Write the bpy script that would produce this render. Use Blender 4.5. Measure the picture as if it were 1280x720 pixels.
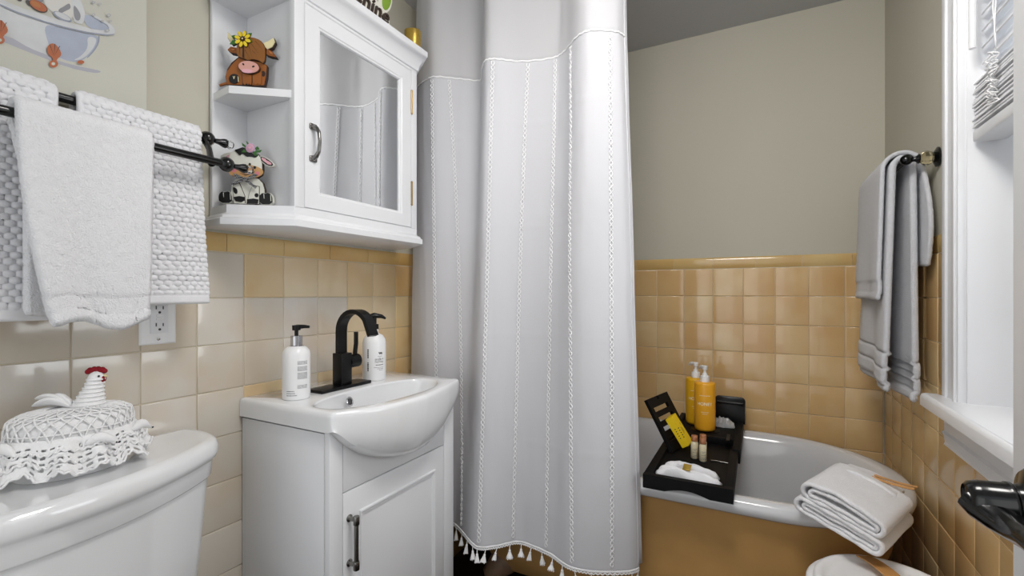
import bpy, bmesh, math, random
from mathutils import Vector, Matrix, noise
random.seed(7)
sc = bpy.context.scene
COL = sc.collection
for o in list(bpy.data.objects): bpy.data.objects.remove(o)

# ------------------------------------------------------------------ camera
FPX, YAW, HOR, CAMZ = 580.8, 0.4856, 366.54, 1.1065
CS, SN = math.cos(YAW), math.sin(YAW)
WL, WB, WR, CEIL, TILE, TOPZ = -1.1257, 2.0376, 0.391, 2.163, 0.1095, 1.2045
cam = bpy.data.cameras.new('camera'); co = bpy.data.objects.new('camera', cam); COL.objects.link(co)
co.location = (0, 0, CAMZ); co.rotation_euler = (math.pi/2, 0, YAW)
cam.sensor_width = 36; cam.lens = FPX/1280*36; cam.shift_y = (HOR-360)/1280; cam.clip_start = 0.02
sc.camera = co

# ------------------------------------------------------------------ light
sc.view_settings.view_transform = 'Standard'; sc.view_settings.look = 'None'
sc.view_settings.gamma = 1; sc.view_settings.use_curve_mapping = False
sc.view_settings.exposure = -0.1
w = bpy.data.worlds.new('world'); sc.world = w; w.use_nodes = True
w.node_tree.nodes['Background'].inputs[0].default_value = (0.93, 0.97, 1, 1)
w.node_tree.nodes['Background'].inputs[1].default_value = 0.85
def area(name, loc, rot, sx, sy, power, col=(1, 1, 1)):
    l = bpy.data.lights.new(name, 'AREA'); l.shape = 'RECTANGLE'; l.size = sx; l.size_y = sy; l.energy = power; l.color = col
    o = bpy.data.objects.new(name, l); COL.objects.link(o); o.location = loc; o.rotation_euler = rot; return o
area('window_daylight', (1.15, 1.0, 1.50), (0, math.radians(90), 0), 1.5, 1.5, 26, (0.95, 0.98, 1))
sl = area('window_daylight_low', (.86, -.10, 1.60), (0, 0, 0), .5, .9, 20, (0.97, 0.985, 1))
sl.rotation_euler = (Vector((.05, 2.04, 1.15))-sl.location).to_track_quat('-Z', 'Y').to_euler()
area('ceiling_fill', (-0.10, 0.58, 2.10), (math.radians(28), 0, math.radians(-6)), 0.40, 0.40, 14.5, (1, 0.97, 0.93))  # added lamp, no fixture in view; tilted to brighten the back wall and tub
area('front_fill', (-0.75, -1.9, 1.3), (math.radians(86), 0, math.radians(-17)), 1.5, 2.0, 8.5, (1, 0.985, 0.96))  # unseen fill added behind the camera to brighten the room from the front

# ------------------------------------------------------------------ helpers
def pray(x, y):
    a = (x-640)/FPX
    return Vector((-SN+a*CS, CS+a*SN, -(y-HOR)/FPX))
C0 = Vector((0, 0, CAMZ))
def onp(x, y, P0, n):                      # photograph point -> point on a plane of the room
    d = pray(x, y); n = Vector(n); return C0 + d*((Vector(P0)-C0).dot(n)/d.dot(n))
def atX(x, y, v): return onp(x, y, (v, 0, 0), (1, 0, 0))
def atY(x, y, v): return onp(x, y, (0, v, 0), (0, 1, 0))
def atZ(x, y, v): return onp(x, y, (0, 0, v), (0, 0, 1))

def link(me, name, mats, parent=None, ang=35):
    o = bpy.data.objects.new(name, me); COL.objects.link(o)
    if not isinstance(mats, (list, tuple)): mats = [mats]
    for m in mats: me.materials.append(m)
    if ang is not None:
        me.shade_smooth()
        if ang < 180: me.set_sharp_from_angle(angle=math.radians(ang))
    if parent is not None:
        o.parent = parent; o.matrix_parent_inverse = parent.matrix_world.inverted()
        o.matrix_parent_inverse = Matrix.Translation(-parent.location)
    return o
def fin(bm, name, mats, parent=None, ang=35):
    bmesh.ops.recalc_face_normals(bm, faces=bm.faces)
    me = bpy.data.meshes.new(name); bm.to_mesh(me); bm.free()
    return link(me, name, mats, parent, ang)
def thing(name, label, cat, loc=(0, 0, 0), group=None):
    o = bpy.data.objects.new(name, None); COL.objects.link(o); o.location = loc; o.empty_display_size = .03
    o['label'] = label; o['category'] = cat
    if group: o['group'] = group
    return o
def tag(o, label, cat, group=None):
    o['label'] = label; o['category'] = cat
    if group: o['group'] = group
    return o
def struct(name, loc=(0, 0, 0)):
    o = bpy.data.objects.new(name, None); COL.objects.link(o); o.location = loc; o['kind'] = 'structure'; return o
def box(bm, x0, x1, y0, y1, z0, z1, bev=0, seg=2, mi=0):
    vs = [bm.verts.new((x, y, z)) for x in (x0, x1) for y in (y0, y1) for z in (z0, z1)]
    fs = [bm.faces.new([vs[i] for i in q]) for q in ((0, 1, 3, 2), (4, 6, 7, 5), (0, 4, 5, 1), (2, 3, 7, 6), (0, 2, 6, 4), (1, 5, 7, 3))]
    for f in fs: f.material_index = mi
    if bev:
        es = list({e for f in fs for e in f.edges})
        bmesh.ops.bevel(bm, geom=es, offset=bev, segments=seg, profile=.5, affect='EDGES')
    return vs
def boxo(name, b, mat, parent=None, bev=0.002, seg=2):
    bm = bmesh.new(); box(bm, *b, bev=bev, seg=seg); return fin(bm, name, mat, parent)
def lathe(bm, prof, M=None, seg=40, sx=1, sy=1, mi=0, cap=True):
    M = M or Matrix.Identity(4); rings = []
    for r, z in prof:
        if r < 1e-6: rings.append([bm.verts.new(M @ Vector((0, 0, z)))])
        else: rings.append([bm.verts.new(M @ Vector((r*sx*math.cos(2*math.pi*k/seg), r*sy*math.sin(2*math.pi*k/seg), z))) for k in range(seg)])
    for a, b in zip(rings, rings[1:]):
        for k in range(seg):
            k2 = (k+1) % seg
            if len(a) == 1 and len(b) == 1: continue
            if len(a) == 1: f = bm.faces.new((a[0], b[k2], b[k]))
            elif len(b) == 1: f = bm.faces.new((a[k], a[k2], b[0]))
            else: f = bm.faces.new((a[k], a[k2], b[k2], b[k]))
            f.material_index = mi
    if cap:
        for r in (rings[0], rings[-1]):
            if len(r) > 2: bm.faces.new(r).material_index = mi
def T(x, y, z): return Matrix.Translation((x, y, z))
def frame(o, x, y, z):                     # local axes -> world matrix
    x, y, z = Vector(x).normalized(), Vector(y).normalized(), Vector(z).normalized()
    m = Matrix((x, y, z)).transposed().to_4x4(); m.translation = Vector(o); return m
def along(p, d):                           # z axis along d
    d = Vector(d).normalized(); m = d.to_track_quat('Z', 'Y').to_matrix().to_4x4(); m.translation = Vector(p); return m
def tube(bm, pts, rad, seg=10, mi=0, closed=False, flat=None):
    pts = [Vector(p) for p in pts]; n = len(pts); rings = []
    rad = rad if isinstance(rad, (list, tuple)) else [rad]*n
    up = None
    for i, p in enumerate(pts):
        a = pts[(i-1) % n] if (i > 0 or closed) else p; b = pts[(i+1) % n] if (i < n-1 or closed) else p
        t = (b-a).normalized()
        if up is None:
            up = Vector((0, 0, 1)) if abs(t.z) < .9 else Vector((1, 0, 0))
            if flat is not None: up = Vector(flat[2])
        up = (up - t*up.dot(t)).normalized(); s = t.cross(up)
        fx, fy = (flat[0], flat[1]) if flat else (1, 1)
        rings.append([bm.verts.new(p + (s*math.cos(2*math.pi*k/seg)*fx + up*math.sin(2*math.pi*k/seg)*fy)*rad[i]) for k in range(seg)])
    pr = list(zip(rings, rings[1:])) + ([(rings[-1], rings[0])] if closed else [])
    for a, b in pr:
        for k in range(seg): bm.faces.new((a[k], a[(k+1) % seg], b[(k+1) % seg], b[k])).material_index = mi
    if not closed:
        bm.faces.new(rings[0]).material_index = mi; bm.faces.new(rings[-1]).material_index = mi
def strap(bm, pts, wdir, width, th, mi=0):  # flat bar of rectangular section following pts
    pts = [Vector(p) for p in pts]; wd = Vector(wdir).normalized(); n = len(pts); R = []
    for i, p in enumerate(pts):
        t = (pts[min(i+1, n-1)]-pts[max(i-1, 0)]).normalized(); nn = t.cross(wd).normalized()
        R.append([bm.verts.new(p+wd*(a*width/2)+nn*(b*th/2)) for a, b in ((-1, -1), (1, -1), (1, 1), (-1, 1))])
    for a, b in zip(R, R[1:]):
        for k in range(4): bm.faces.new((a[k], a[(k+1) % 4], b[(k+1) % 4], b[k])).material_index = mi
    bm.faces.new(R[0]).material_index = mi; bm.faces.new(R[-1]).material_index = mi
def sphere(bm, c, r, M=None, seg=16, mi=0, sq=(1, 1, 1)):
    prof = [(math.sin(math.pi*i/10)*r, -math.cos(math.pi*i/10)*r) for i in range(11)]; prof[0] = (0, -r); prof[-1] = (0, r)
    m = T(*c) @ (M or Matrix.Identity(4)) @ Matrix.Diagonal((*sq, 1)); lathe(bm, prof, m, seg, mi=mi, cap=False)
def prism(bm, poly, M, z0, z1, bev=0, mi=0):
    a = [bm.verts.new(M @ Vector((x, y, z0))) for x, y in poly]; b = [bm.verts.new(M @ Vector((x, y, z1))) for x, y in poly]
    n = len(poly); fs = [bm.faces.new(a[::-1]), bm.faces.new(b)]
    for k in range(n): fs.append(bm.faces.new((a[k], a[(k+1) % n], b[(k+1) % n], b[k])))
    for f in fs: f.material_index = mi
    if bev:
        es = list(fs[1].edges)
        bmesh.ops.bevel(bm, geom=es, offset=bev, segments=2, profile=.5, affect='EDGES')
def ell(cx, cy, rx, ry, n=20, rot=0):
    c, s = math.cos(rot), math.sin(rot)
    return [(cx+rx*math.cos(t)*c-ry*math.sin(t)*s, cy+rx*math.cos(t)*s+ry*math.sin(t)*c) for t in [2*math.pi*k/n for k in range(n)]]
def smooth_poly(p, it=2):
    for _ in range(it):
        q = []
        for i in range(len(p)):
            a, b = p[i], p[(i+1) % len(p)]
            q += [(a[0]*.75+b[0]*.25, a[1]*.75+b[1]*.25), (a[0]*.25+b[0]*.75, a[1]*.25+b[1]*.75)]
        p = q
    return p
def sheet(bm, G, th, mi=0):                # solid cloth: grid of points given a thickness and rounded borders
    n, m = len(G), len(G[0]); N = []
    for i in range(n):
        N.append([])
        for j in range(m):
            du = G[min(i+1, n-1)][j]-G[max(i-1, 0)][j]; dv = G[i][min(j+1, m-1)]-G[i][max(j-1, 0)]
            k = du.cross(dv); N[-1].append(k.normalized() if k.length > 0 else Vector((1, 0, 0)))
    A = [[bm.verts.new(G[i][j]+N[i][j]*th/2) for j in range(m)] for i in range(n)]
    B = [[bm.verts.new(G[i][j]-N[i][j]*th/2) for j in range(m)] for i in range(n)]
    for i in range(n-1):
        for j in range(m-1):
            bm.faces.new((A[i][j], A[i+1][j], A[i+1][j+1], A[i][j+1])).material_index = mi
            bm.faces.new((B[i][j], B[i][j+1], B[i+1][j+1], B[i+1][j])).material_index = mi
    per = [(i, 0) for i in range(n)]+[(n-1, j) for j in range(1, m)]+[(i, m-1) for i in range(n-2, -1, -1)]+[(0, j) for j in range(m-2, 0, -1)]
    M = []
    for i, j in per:
        out = Vector((0, 0, 0))
        if j == 0: out += G[i][0]-G[i][1]
        if j == m-1: out += G[i][m-1]-G[i][m-2]
        if i == 0: out += G[0][j]-G[1][j]
        if i == n-1: out += G[n-1][j]-G[n-2][j]
        M.append(bm.verts.new(G[i][j]+out.normalized()*th*.45))
    L = len(per)
    for k in range(L):
        i, j = per[k]; i2, j2 = per[(k+1) % L]
        bm.faces.new((A[i][j], A[i2][j2], M[(k+1) % L], M[k])).material_index = mi
        bm.faces.new((M[k], M[(k+1) % L], B[i2][j2], B[i][j])).material_index = mi
def loft(bm, rings, mi=0, closed=True, cap0=False, cap1=False):
    R = [[bm.verts.new(p) for p in r] for r in rings]; n = len(R[0]); fs = []
    for a, b in zip(R, R[1:]):
        for k in range(n if closed else n-1):
            f = bm.faces.new((a[k], a[(k+1) % n], b[(k+1) % n], b[k])); f.material_index = mi; fs.append(f)
    if cap0: bm.faces.new(R[0][::-1]).material_index = mi
    if cap1: bm.faces.new(R[-1]).material_index = mi
    return R
def text_geo(body, size, bold=0.0, shear=0.0):
    cu = bpy.data.curves.new('t', 'FONT'); cu.body = body; cu.size = size; cu.offset = bold; cu.shear = shear; cu.resolution_u = 3
    cu.align_x = 'CENTER'; cu.align_y = 'CENTER'
    o = bpy.data.objects.new('t', cu); COL.objects.link(o)
    dg = bpy.context.evaluated_depsgraph_get(); me = o.evaluated_get(dg).to_mesh()
    vs = [v.co.copy() for v in me.vertices]; fs = [tuple(p.vertices) for p in me.polygons]
    o.evaluated_get(dg).to_mesh_clear(); bpy.data.objects.remove(o); bpy.data.curves.remove(cu)
    return vs, fs
def put_text(bm, geo, fn, mi=0):
    vs, fs = geo; V = [bm.verts.new(fn(v.x, v.y)) for v in vs]
    for f in fs:
        try: bm.faces.new([V[i] for i in f]).material_index = mi
        except ValueError: pass
def fit_text(body, width, **k):
    vs, fs = text_geo(body, 1, **k); x0 = min(v.x for v in vs); x1 = max(v.x for v in vs); s = width/(x1-x0); c = (x0+x1)/2
    yc = (min(v.y for v in vs)+max(v.y for v in vs))/2
    return [Vector(((v.x-c)*s, (v.y-yc)*s, 0)) for v in vs], fs

# ------------------------------------------------------------------ materials
def srgb(r, g, b):
    f = lambda c: (c/255/12.92) if c/255 <= .04045 else ((c/255+.055)/1.055)**2.4
    return (f(r), f(g), f(b), 1)
def mat(name, col, rough=.5, metal=0, bump=None, spec=.5, coat=0, var=0.0, vscale=8, trans=0, sheen=0):
    m = bpy.data.materials.new(name); m.use_nodes = True; nt = m.node_tree; p = nt.nodes['Principled BSDF']
    c = srgb(*col); p.inputs['Base Color'].default_value = c; p.inputs['Roughness'].default_value = rough
    p.inputs['Metallic'].default_value = metal; p.inputs['Specular IOR Level'].default_value = spec
    p.inputs['Coat Weight'].default_value = coat; p.inputs['Coat Roughness'].default_value = .06
    p.inputs['Transmission Weight'].default_value = trans; p.inputs['Sheen Weight'].default_value = sheen
    tc = nt.nodes.new('ShaderNodeTexCoord')
    nz = nt.nodes.new('ShaderNodeTexNoise'); nz.inputs['Scale'].default_value = vscale; nz.inputs['Detail'].default_value = 4
    nt.links.new(tc.outputs['Object'], nz.inputs['Vector'])
    mx = nt.nodes.new('ShaderNodeMixRGB'); mx.blend_type = 'MULTIPLY'; mx.inputs[1].default_value = c
    rp = nt.nodes.new('ShaderNodeValToRGB'); v = 1-var; rp.color_ramp.elements[0].color = (v, v, v, 1); rp.color_ramp.elements[0].position = .3; rp.color_ramp.elements[1].position = .7
    nt.links.new(nz.outputs['Fac'], rp.inputs[0]); nt.links.new(rp.outputs[0], mx.inputs[2]); mx.inputs[0].default_value = 1
    nt.links.new(mx.outputs[0], p.inputs['Base Color'])
    if bump:
        sc_, st, di = bump; b = nt.nodes.new('ShaderNodeBump'); b.inputs['Strength'].default_value = st; b.inputs['Distance'].default_value = di
        n2 = nt.nodes.new('ShaderNodeTexNoise'); n2.inputs['Scale'].default_value = sc_; n2.inputs['Detail'].default_value = 3
        nt.links.new(tc.outputs['Object'], n2.inputs['Vector']); nt.links.new(n2.outputs['Fac'], b.inputs['Height']); nt.links.new(b.outputs[0], p.inputs['Normal'])
    return m
M = {}
M['paint'] = mat('warm grey wall paint', (196, 192, 177), .75, bump=(60, .15, .002), var=.03, vscale=3)
M['ceil'] = mat('ceiling paint', (196, 197, 200), .8, bump=(80, .1, .002), var=.02)
M['white'] = mat('white gloss trim', (233, 234, 237), .3, var=.02, bump=(40, .05, .001))
M['cab'] = mat('white cabinet lacquer', (230, 231, 234), .32, var=.02, bump=(90, .04, .0008))
M['gap'] = mat('dark joint', (70, 70, 72), .8, var=.1)
M['ceramic'] = mat('white vitreous china', (237, 238, 240), .08, coat=.6, var=.01)
M['enamel'] = mat('worn white enamel', (216, 217, 220), .16, coat=.4, var=.05, vscale=9)
M['tan'] = mat('tan painted iron', (206, 160, 98), .42, bump=(14, .25, .004), var=.22, vscale=5)
M['foot'] = mat('aged plaster coloured iron', (150, 122, 98), .5, bump=(60, .6, .004), var=.3, vscale=30)
M['black'] = mat('matt black metal', (9, 9, 10), .34, spec=.3, var=.1)
M['oil'] = mat('gloss black metal', (7, 7, 8), .2, spec=.4, coat=.25, var=.1)
M['tray'] = mat('black stained bamboo', (20, 20, 22), .6, spec=.12, var=.3, vscale=40, bump=(120, .2, .0006))
M['chrome'] = mat('chrome', (200, 200, 204), .12, metal=1, var=.05)
M['steel'] = mat('brushed dark steel', (140, 138, 134), .25, metal=1, var=.2, vscale=30)
M['brass'] = mat('brass hinge', (176, 146, 92), .3, metal=.9, var=.2)
M['mirror'] = mat('mirror glass', (225, 227, 228), .015, metal=1)
M['terry'] = mat('white terry', (236, 236, 239), .95, bump=(420, .8, .003), var=.03, vscale=120, sheen=.2)
M['terrygrey'] = mat('pale grey terry', (222, 223, 228), .95, bump=(420, 1.0, .004), var=.06, vscale=120, sheen=.3)
M['waffle'] = mat('white woven cotton', (234, 234, 237), .92, bump=(600, .4, .001), var=.03, vscale=80, sheen=.2)
M['lace'] = mat('white crochet cotton', (246, 246, 247), .9, bump=(900, .6, .001), var=.04, vscale=200)
M['red'] = mat('red wool', (150, 14, 30), .85, bump=(500, .8, .002), var=.2, vscale=200)
M['plastic'] = mat('white plastic', (240, 240, 241), .28, var=.01)
M['ink'] = mat('black print', (32, 32, 34), .6, var=.05)
M['greyink'] = mat('grey print', (120, 120, 126), .6, var=.05)
M['orange'] = mat('honey orange plastic', (250, 180, 44), .33, var=.05, vscale=20)
M['amber2'] = mat('deeper honey plastic', (238, 182, 30), .33, var=.05, vscale=20)
M['honeyprint'] = mat('pale print', (255, 240, 205), .5, var=.02)
M['yellow'] = mat('yellow carton', (240, 205, 20), .5, var=.04)
M['cream'] = mat('cream lotion', (232, 220, 186), .3, var=.06)
M['rose'] = mat('copper cap', (176, 118, 84), .35, metal=.3, var=.1)
M['gold'] = mat('gold foil', (196, 162, 70), .3, metal=.5, bump=(60, .5, .003), var=.35, vscale=45)
M['wood'] = mat('bamboo strip', (206, 150, 84), .45, var=.3, vscale=25)
M['film'] = mat('clear crumpled film', (215, 217, 219), .15, trans=.35, bump=(70, .8, .004), var=.2, vscale=60)
M['floor'] = mat('dark floor boards', (52, 38, 30), .5, var=.4, vscale=6)
M['grout'] = mat('pale grout', (212, 200, 176), .8, var=.08, vscale=40)
M['canvas'] = mat('pale canvas', (204, 203, 192), .8, bump=(500, .3, .0006), var=.04, vscale=8)
PAL = dict(cowbrown=(150, 86, 26), cowhair=(140, 88, 32), cowdark=(48, 26, 14), horn=(226, 214, 168), petal=(232, 204, 40), leaf=(52, 104, 40), pink=(216, 160, 148),
           blk=(10, 9, 9), cowwhite=(228, 228, 218), tanmuz=(202, 156, 100), blush=(214, 130, 140), lilac=(196, 164, 194), gingham=(110, 110, 112),
           tubline=(150, 156, 172), tubblue=(170, 178, 196), tubpale=(208, 210, 212), claw=(176, 92, 44), furgrey=(140, 140, 146), furlight=(214, 212, 206), furdark=(66, 62, 64), shade=(172, 172, 182),
           lime=(136, 172, 54), signwhite=(238, 236, 224), brownink=(62, 46, 38), pinkear=(224, 170, 180), orangefur=(180, 110, 50))
for k, c in PAL.items(): M[k] = mat('paint '+k, c, .5, var=.12 if k.startswith('cow') or k.startswith('tub') else .05, vscale=30)
# crystal
def glassmat(name, col, ior=1.5):
    m = bpy.data.materials.new(name); m.use_nodes = True; p = m.node_tree.nodes['Principled BSDF']
    p.inputs['Base Color'].default_value = srgb(*col); p.inputs['Transmission Weight'].default_value = 1; p.inputs['Roughness'].default_value = .02; p.inputs['IOR'].default_value = ior
    n = m.node_tree.nodes.new('ShaderNodeTexNoise'); n.inputs['Scale'].default_value = 30
    r = m.node_tree.nodes.new('ShaderNodeMapRange'); r.inputs[3].default_value = .0; r.inputs[4].default_value = .05
    m.node_tree.links.new(n.outputs['Fac'], r.inputs[0]); m.node_tree.links.new(r.outputs[0], p.inputs['Roughness'])
    return m
M['crystal'] = glassmat('faceted clear crystal', (250, 250, 250)); M['crystalamber'] = glassmat('faceted smoky crystal', (244, 232, 196))
def panemat():
    m = bpy.data.materials.new('clear window pane'); m.use_nodes = True; nt = m.node_tree; L = nt.links.new
    t = nt.nodes.new('ShaderNodeBsdfTransparent'); g = nt.nodes.new('ShaderNodeBsdfGlossy'); g.inputs['Roughness'].default_value = .02
    f = nt.nodes.new('ShaderNodeFresnel'); f.inputs[0].default_value = 1.45; x = nt.nodes.new('ShaderNodeMixShader')
    L(f.outputs[0], x.inputs[0]); L(t.outputs[0], x.inputs[1]); L(g.outputs[0], x.inputs[2]); L(x.outputs[0], nt.nodes['Material Output'].inputs[0]); return m
M['pane'] = panemat()
# glazed wall tile: each tile gets its own tint, clouded glaze and slightly browner rim
def tilemat(ca, cb, cc, cd):
    m = bpy.data.materials.new('glazed tan tile'); m.use_nodes = True; nt = m.node_tree; p = nt.nodes['Principled BSDF']; L = nt.links.new
    p.inputs['Roughness'].default_value = .12; p.inputs['Specular IOR Level'].default_value = .62; p.inputs['Coat Weight'].default_value = .35; p.inputs['Coat Roughness'].default_value = .05
    g = nt.nodes.new('ShaderNodeNewGeometry'); tc = nt.nodes.new('ShaderNodeTexCoord')
    rp = nt.nodes.new('ShaderNodeValToRGB'); e = rp.color_ramp.elements
    e[0].color = srgb(*ca); e[1].color = srgb(*cc); x = e.new(.55); x.color = srgb(*cb)
    L(g.outputs['Random Per Island'], rp.inputs[0])
    nz = nt.nodes.new('ShaderNodeTexNoise'); nz.inputs['Scale'].default_value = 7; nz.inputs['Detail'].default_value = 2; L(tc.outputs['Object'], nz.inputs['Vector'])
    mx = nt.nodes.new('ShaderNodeMixRGB'); mx.blend_type = 'MIX'; mx.inputs[2].default_value = srgb(*cd)
    mr = nt.nodes.new('ShaderNodeMapRange'); mr.inputs[1].default_value = .42; mr.inputs[2].default_value = .75; mr.inputs[4].default_value = .6
    L(nz.outputs['Fac'], mr.inputs[0]); L(mr.outputs[0], mx.inputs[0]); L(rp.outputs[0], mx.inputs[1])
    L(mx.outputs[0], p.inputs['Base Color'])
    b = nt.nodes.new('ShaderNodeBump'); b.inputs['Strength'].default_value = .12; b.inputs['Distance'].default_value = .004
    n2 = nt.nodes.new('ShaderNodeTexNoise'); n2.inputs['Scale'].default_value = 22; L(tc.outputs['Object'], n2.inputs['Vector']); L(n2.outputs['Fac'], b.inputs['Height']); L(b.outputs[0], p.inputs['Normal'])
    return m
M['tile'] = tilemat((216, 180, 126), (221, 188, 136), (228, 204, 158), (206, 158, 100))
M['tilelit'] = tilemat((204, 195, 180), (211, 204, 192), (219, 213, 205), (206, 182, 152))  # left wall tile, its pale wash of light put into the glaze colour
M['tilewarm'] = tilemat((216, 190, 148), (220, 198, 160), (226, 208, 176), (206, 166, 112))  # same left wall tile where the light wash fades, also put into the colour
M['tilecap'] = tilemat((212, 176, 112), (216, 182, 120), (222, 194, 136), (200, 154, 88))
# curtain fabrics
def cloth(name, col, trans, alpha):
    m = bpy.data.materials.new(name); m.use_nodes = True; nt = m.node_tree; L = nt.links.new
    out = nt.nodes['Material Output']; p = nt.nodes['Principled BSDF']; p.inputs['Base Color'].default_value = srgb(*col); p.inputs['Roughness'].default_value = .9
    tc = nt.nodes.new('ShaderNodeTexCoord'); mp = nt.nodes.new('ShaderNodeMapping'); mp.inputs['Scale'].default_value = (500, 500, 120); L(tc.outputs['Object'], mp.inputs[0])
    nz = nt.nodes.new('ShaderNodeTexNoise'); nz.inputs['Scale'].default_value = 1; L(mp.outputs[0], nz.inputs['Vector'])
    b = nt.nodes.new('ShaderNodeBump'); b.inputs['Strength'].default_value = .25; b.inputs['Distance'].default_value = .001; L(nz.outputs['Fac'], b.inputs['Height']); L(b.outputs[0], p.inputs['Normal'])
    t = nt.nodes.new('ShaderNodeBsdfTranslucent'); t.inputs[0].default_value = srgb(*col)
    a = nt.nodes.new('ShaderNodeMixShader'); a.inputs[0].default_value = trans; L(p.outputs[0], a.inputs[1]); L(t.outputs[0], a.inputs[2])
    if alpha < 1:
        tr = nt.nodes.new('ShaderNodeBsdfTransparent'); q = nt.nodes.new('ShaderNodeMixShader'); q.inputs[0].default_value = alpha
        L(tr.outputs[0], q.inputs[1]); L(a.outputs[0], q.inputs[2]); L(q.outputs[0], out.inputs[0])
    else: L(a.outputs[0], out.inputs[0])
    return m
M['linen'] = cloth('white linen curtain', (224, 224, 228), .25, 1); M['sheer'] = cloth('sheer voile', (236, 236, 239), .35, .75)

# ------------------------------------------------------------------ room shell
bm = bmesh.new(); box(bm, -1.3, .6, -.75, 2.2, -.05, 0); f = fin(bm, 'floor', M['floor'], ang=None); f['kind'] = 'structure'
bm = bmesh.new(); box(bm, -1.3, .6, -.75, 2.2, CEIL, CEIL+.05); f = fin(bm, 'ceiling', M['ceil'], ang=None); f['kind'] = 'structure'
# the tile face stands on the WL / WB / WR planes, plaster lies 4 mm behind it
def tile(bm, org, u, v, n, a0, a1, b0, b1, rnd, mi=0):
    o, u, v, n = Vector(org), Vector(u), Vector(v), Vector(n); tx, ty, off = rnd.uniform(-.006, .006), rnd.uniform(-.006, .006), rnd.uniform(-.0004, .0005)
    ca, cb = (a0+a1)/2, (b0+b1)/2; rings = []
    for ins, h in ((.0007, -.003), (.0010, -.0012), (.0019, -.0003), (.0034, 0)):
        rings.append([bm.verts.new(o+u*a+v*b+n*(h+off+(a-ca)*tx+(b-cb)*ty)) for a, b in ((a0+ins, b0+ins), (a1-ins, b0+ins), (a1-ins, b1-ins), (a0+ins, b1-ins))])
    for p, q in zip(rings, rings[1:]):
        for k in range(4): bm.faces.new((p[k], p[(k+1) % 4], q[(k+1) % 4], q[k])).material_index = mi
    bm.faces.new(rings[-1]).material_index = mi
def capstrip(bm, org, u, n, a0, a1, z0, z1):
    o, u, n = Vector(org), Vector(u), Vector(n); prof = [(-.003, z0+.001), (.0, z0+.004), (.001, z1-.014), (-.0006, z1-.006), (-.005, z1-.001), (-.012, z1)]
    A = [bm.verts.new(o+u*(a0+.0006)+n*h+Vector((0, 0, z))) for h, z in prof]; B = [bm.verts.new(o+u*(a1-.0006)+n*h+Vector((0, 0, z))) for h, z in prof]
    for k in range(len(prof)-1): bm.faces.new((A[k], B[k], B[k+1], A[k+1]))
    bm.faces.new(A); bm.faces.new(B)
def wall_tiles(par, org, u, n, start, a_lo, a_hi, skip=None, capend=None, seed=1, capstart=0, tm='tile'):
    rnd = random.Random(seed); bm = bmesh.new(); a = start
    while a > a_lo: a -= TILE
    cols = []
    while a < a_hi-.002: cols.append((max(a, a_lo), min(a+TILE, a_hi))); a += TILE
    for a0, a1 in cols:
        if a1-a0 < .006: continue
        for k in range(11):
            z1 = TOPZ-k*TILE; z0 = z1-TILE
            if skip and skip(a0, a1, z0, z1): continue
            tile(bm, org, u, (0, 0, 1), n, a0, a1, z0, z1, rnd, (2 if a0 > 1.2 else 1 if rnd.random() < (a0-.62)/.45 else 0) if tm == 'tilelit' else 0)  # fade of the light along the left wall, painted by choice of tile colour
    fin(bm, 'tile', [M[tm]]+([M['tilewarm'], M['tile']] if tm == 'tilelit' else []), par, 40)
    bm = bmesh.new(); a = capstart
    while a > a_lo: a -= .1524
    lo, hi = (a_lo, a_hi) if capend is None else capend
    while a < hi-.002:
        if min(a+.1524, hi)-max(a, lo) > .004: capstrip(bm, org, u, n, max(a, lo), min(a+.1524, hi), TOPZ, TOPZ+.049)
        a += .1524
    fin(bm, 'tile_cap', M['tilecap'], par, 50)
wl = struct('wall_left'); boxo('plaster', (WL-.12, WL-.003, -.75, WB+.1, 0, CEIL), M['paint'], wl, 0)
boxo('grout', (WL-.003, WL-.0022, -.72, WB, 0, TOPZ+.03), M['grout'], wl, 0)
wall_tiles(wl, (WL, 0, 0), (0, 1, 0), (1, 0, 0), .3805, -.72, WB, seed=3, capstart=.6666, tm='tilelit')
wb = struct('wall_back'); boxo('plaster', (WL-.1, WR+.2, WB+.003, WB+.1, 0, CEIL), M['paint'], wb, 0)
boxo('grout', (WL, WR, WB+.0022, WB+.003, 0, TOPZ+.03), M['grout'], wb, 0)
wall_tiles(wb, (0, WB, 0), (1, 0, 0), (0, -1, 0), WR-.002, WL, WR, seed=5, capstart=-.462)
# right wall with its window opening
WY0, WY1, WZ0, WZ1 = .60, 1.30, .86, 1.95
wr = struct('wall_right')
bm = bmesh.new()
for b in ((-.75, WY0, 0, CEIL), (WY1, WB+.1, 0, CEIL), (WY0, WY1, 0, WZ0), (WY0, WY1, WZ1, CEIL)): box(bm, WR+.003, WR+.17, b[0], b[1], b[2], b[3])
fin(bm, 'plaster', M['paint'], wr, None)
bm = bmesh.new(); box(bm, WR+.0022, WR+.003, -.72, WB, 0, .86); box(bm, WR+.0022, WR+.003, 1.38, WB, .86, TOPZ+.03); fin(bm, 'grout', M['grout'], wr, None)
wall_tiles(wr, (WR, 0, 0), (0, 1, 0), (-1, 0, 0), 1.9316, -.72, WB, skip=lambda a0, a1, z0, z1: z1 > .86 and a0 < 1.37, capend=(1.382, WB), seed=9, capstart=1.49)
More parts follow.
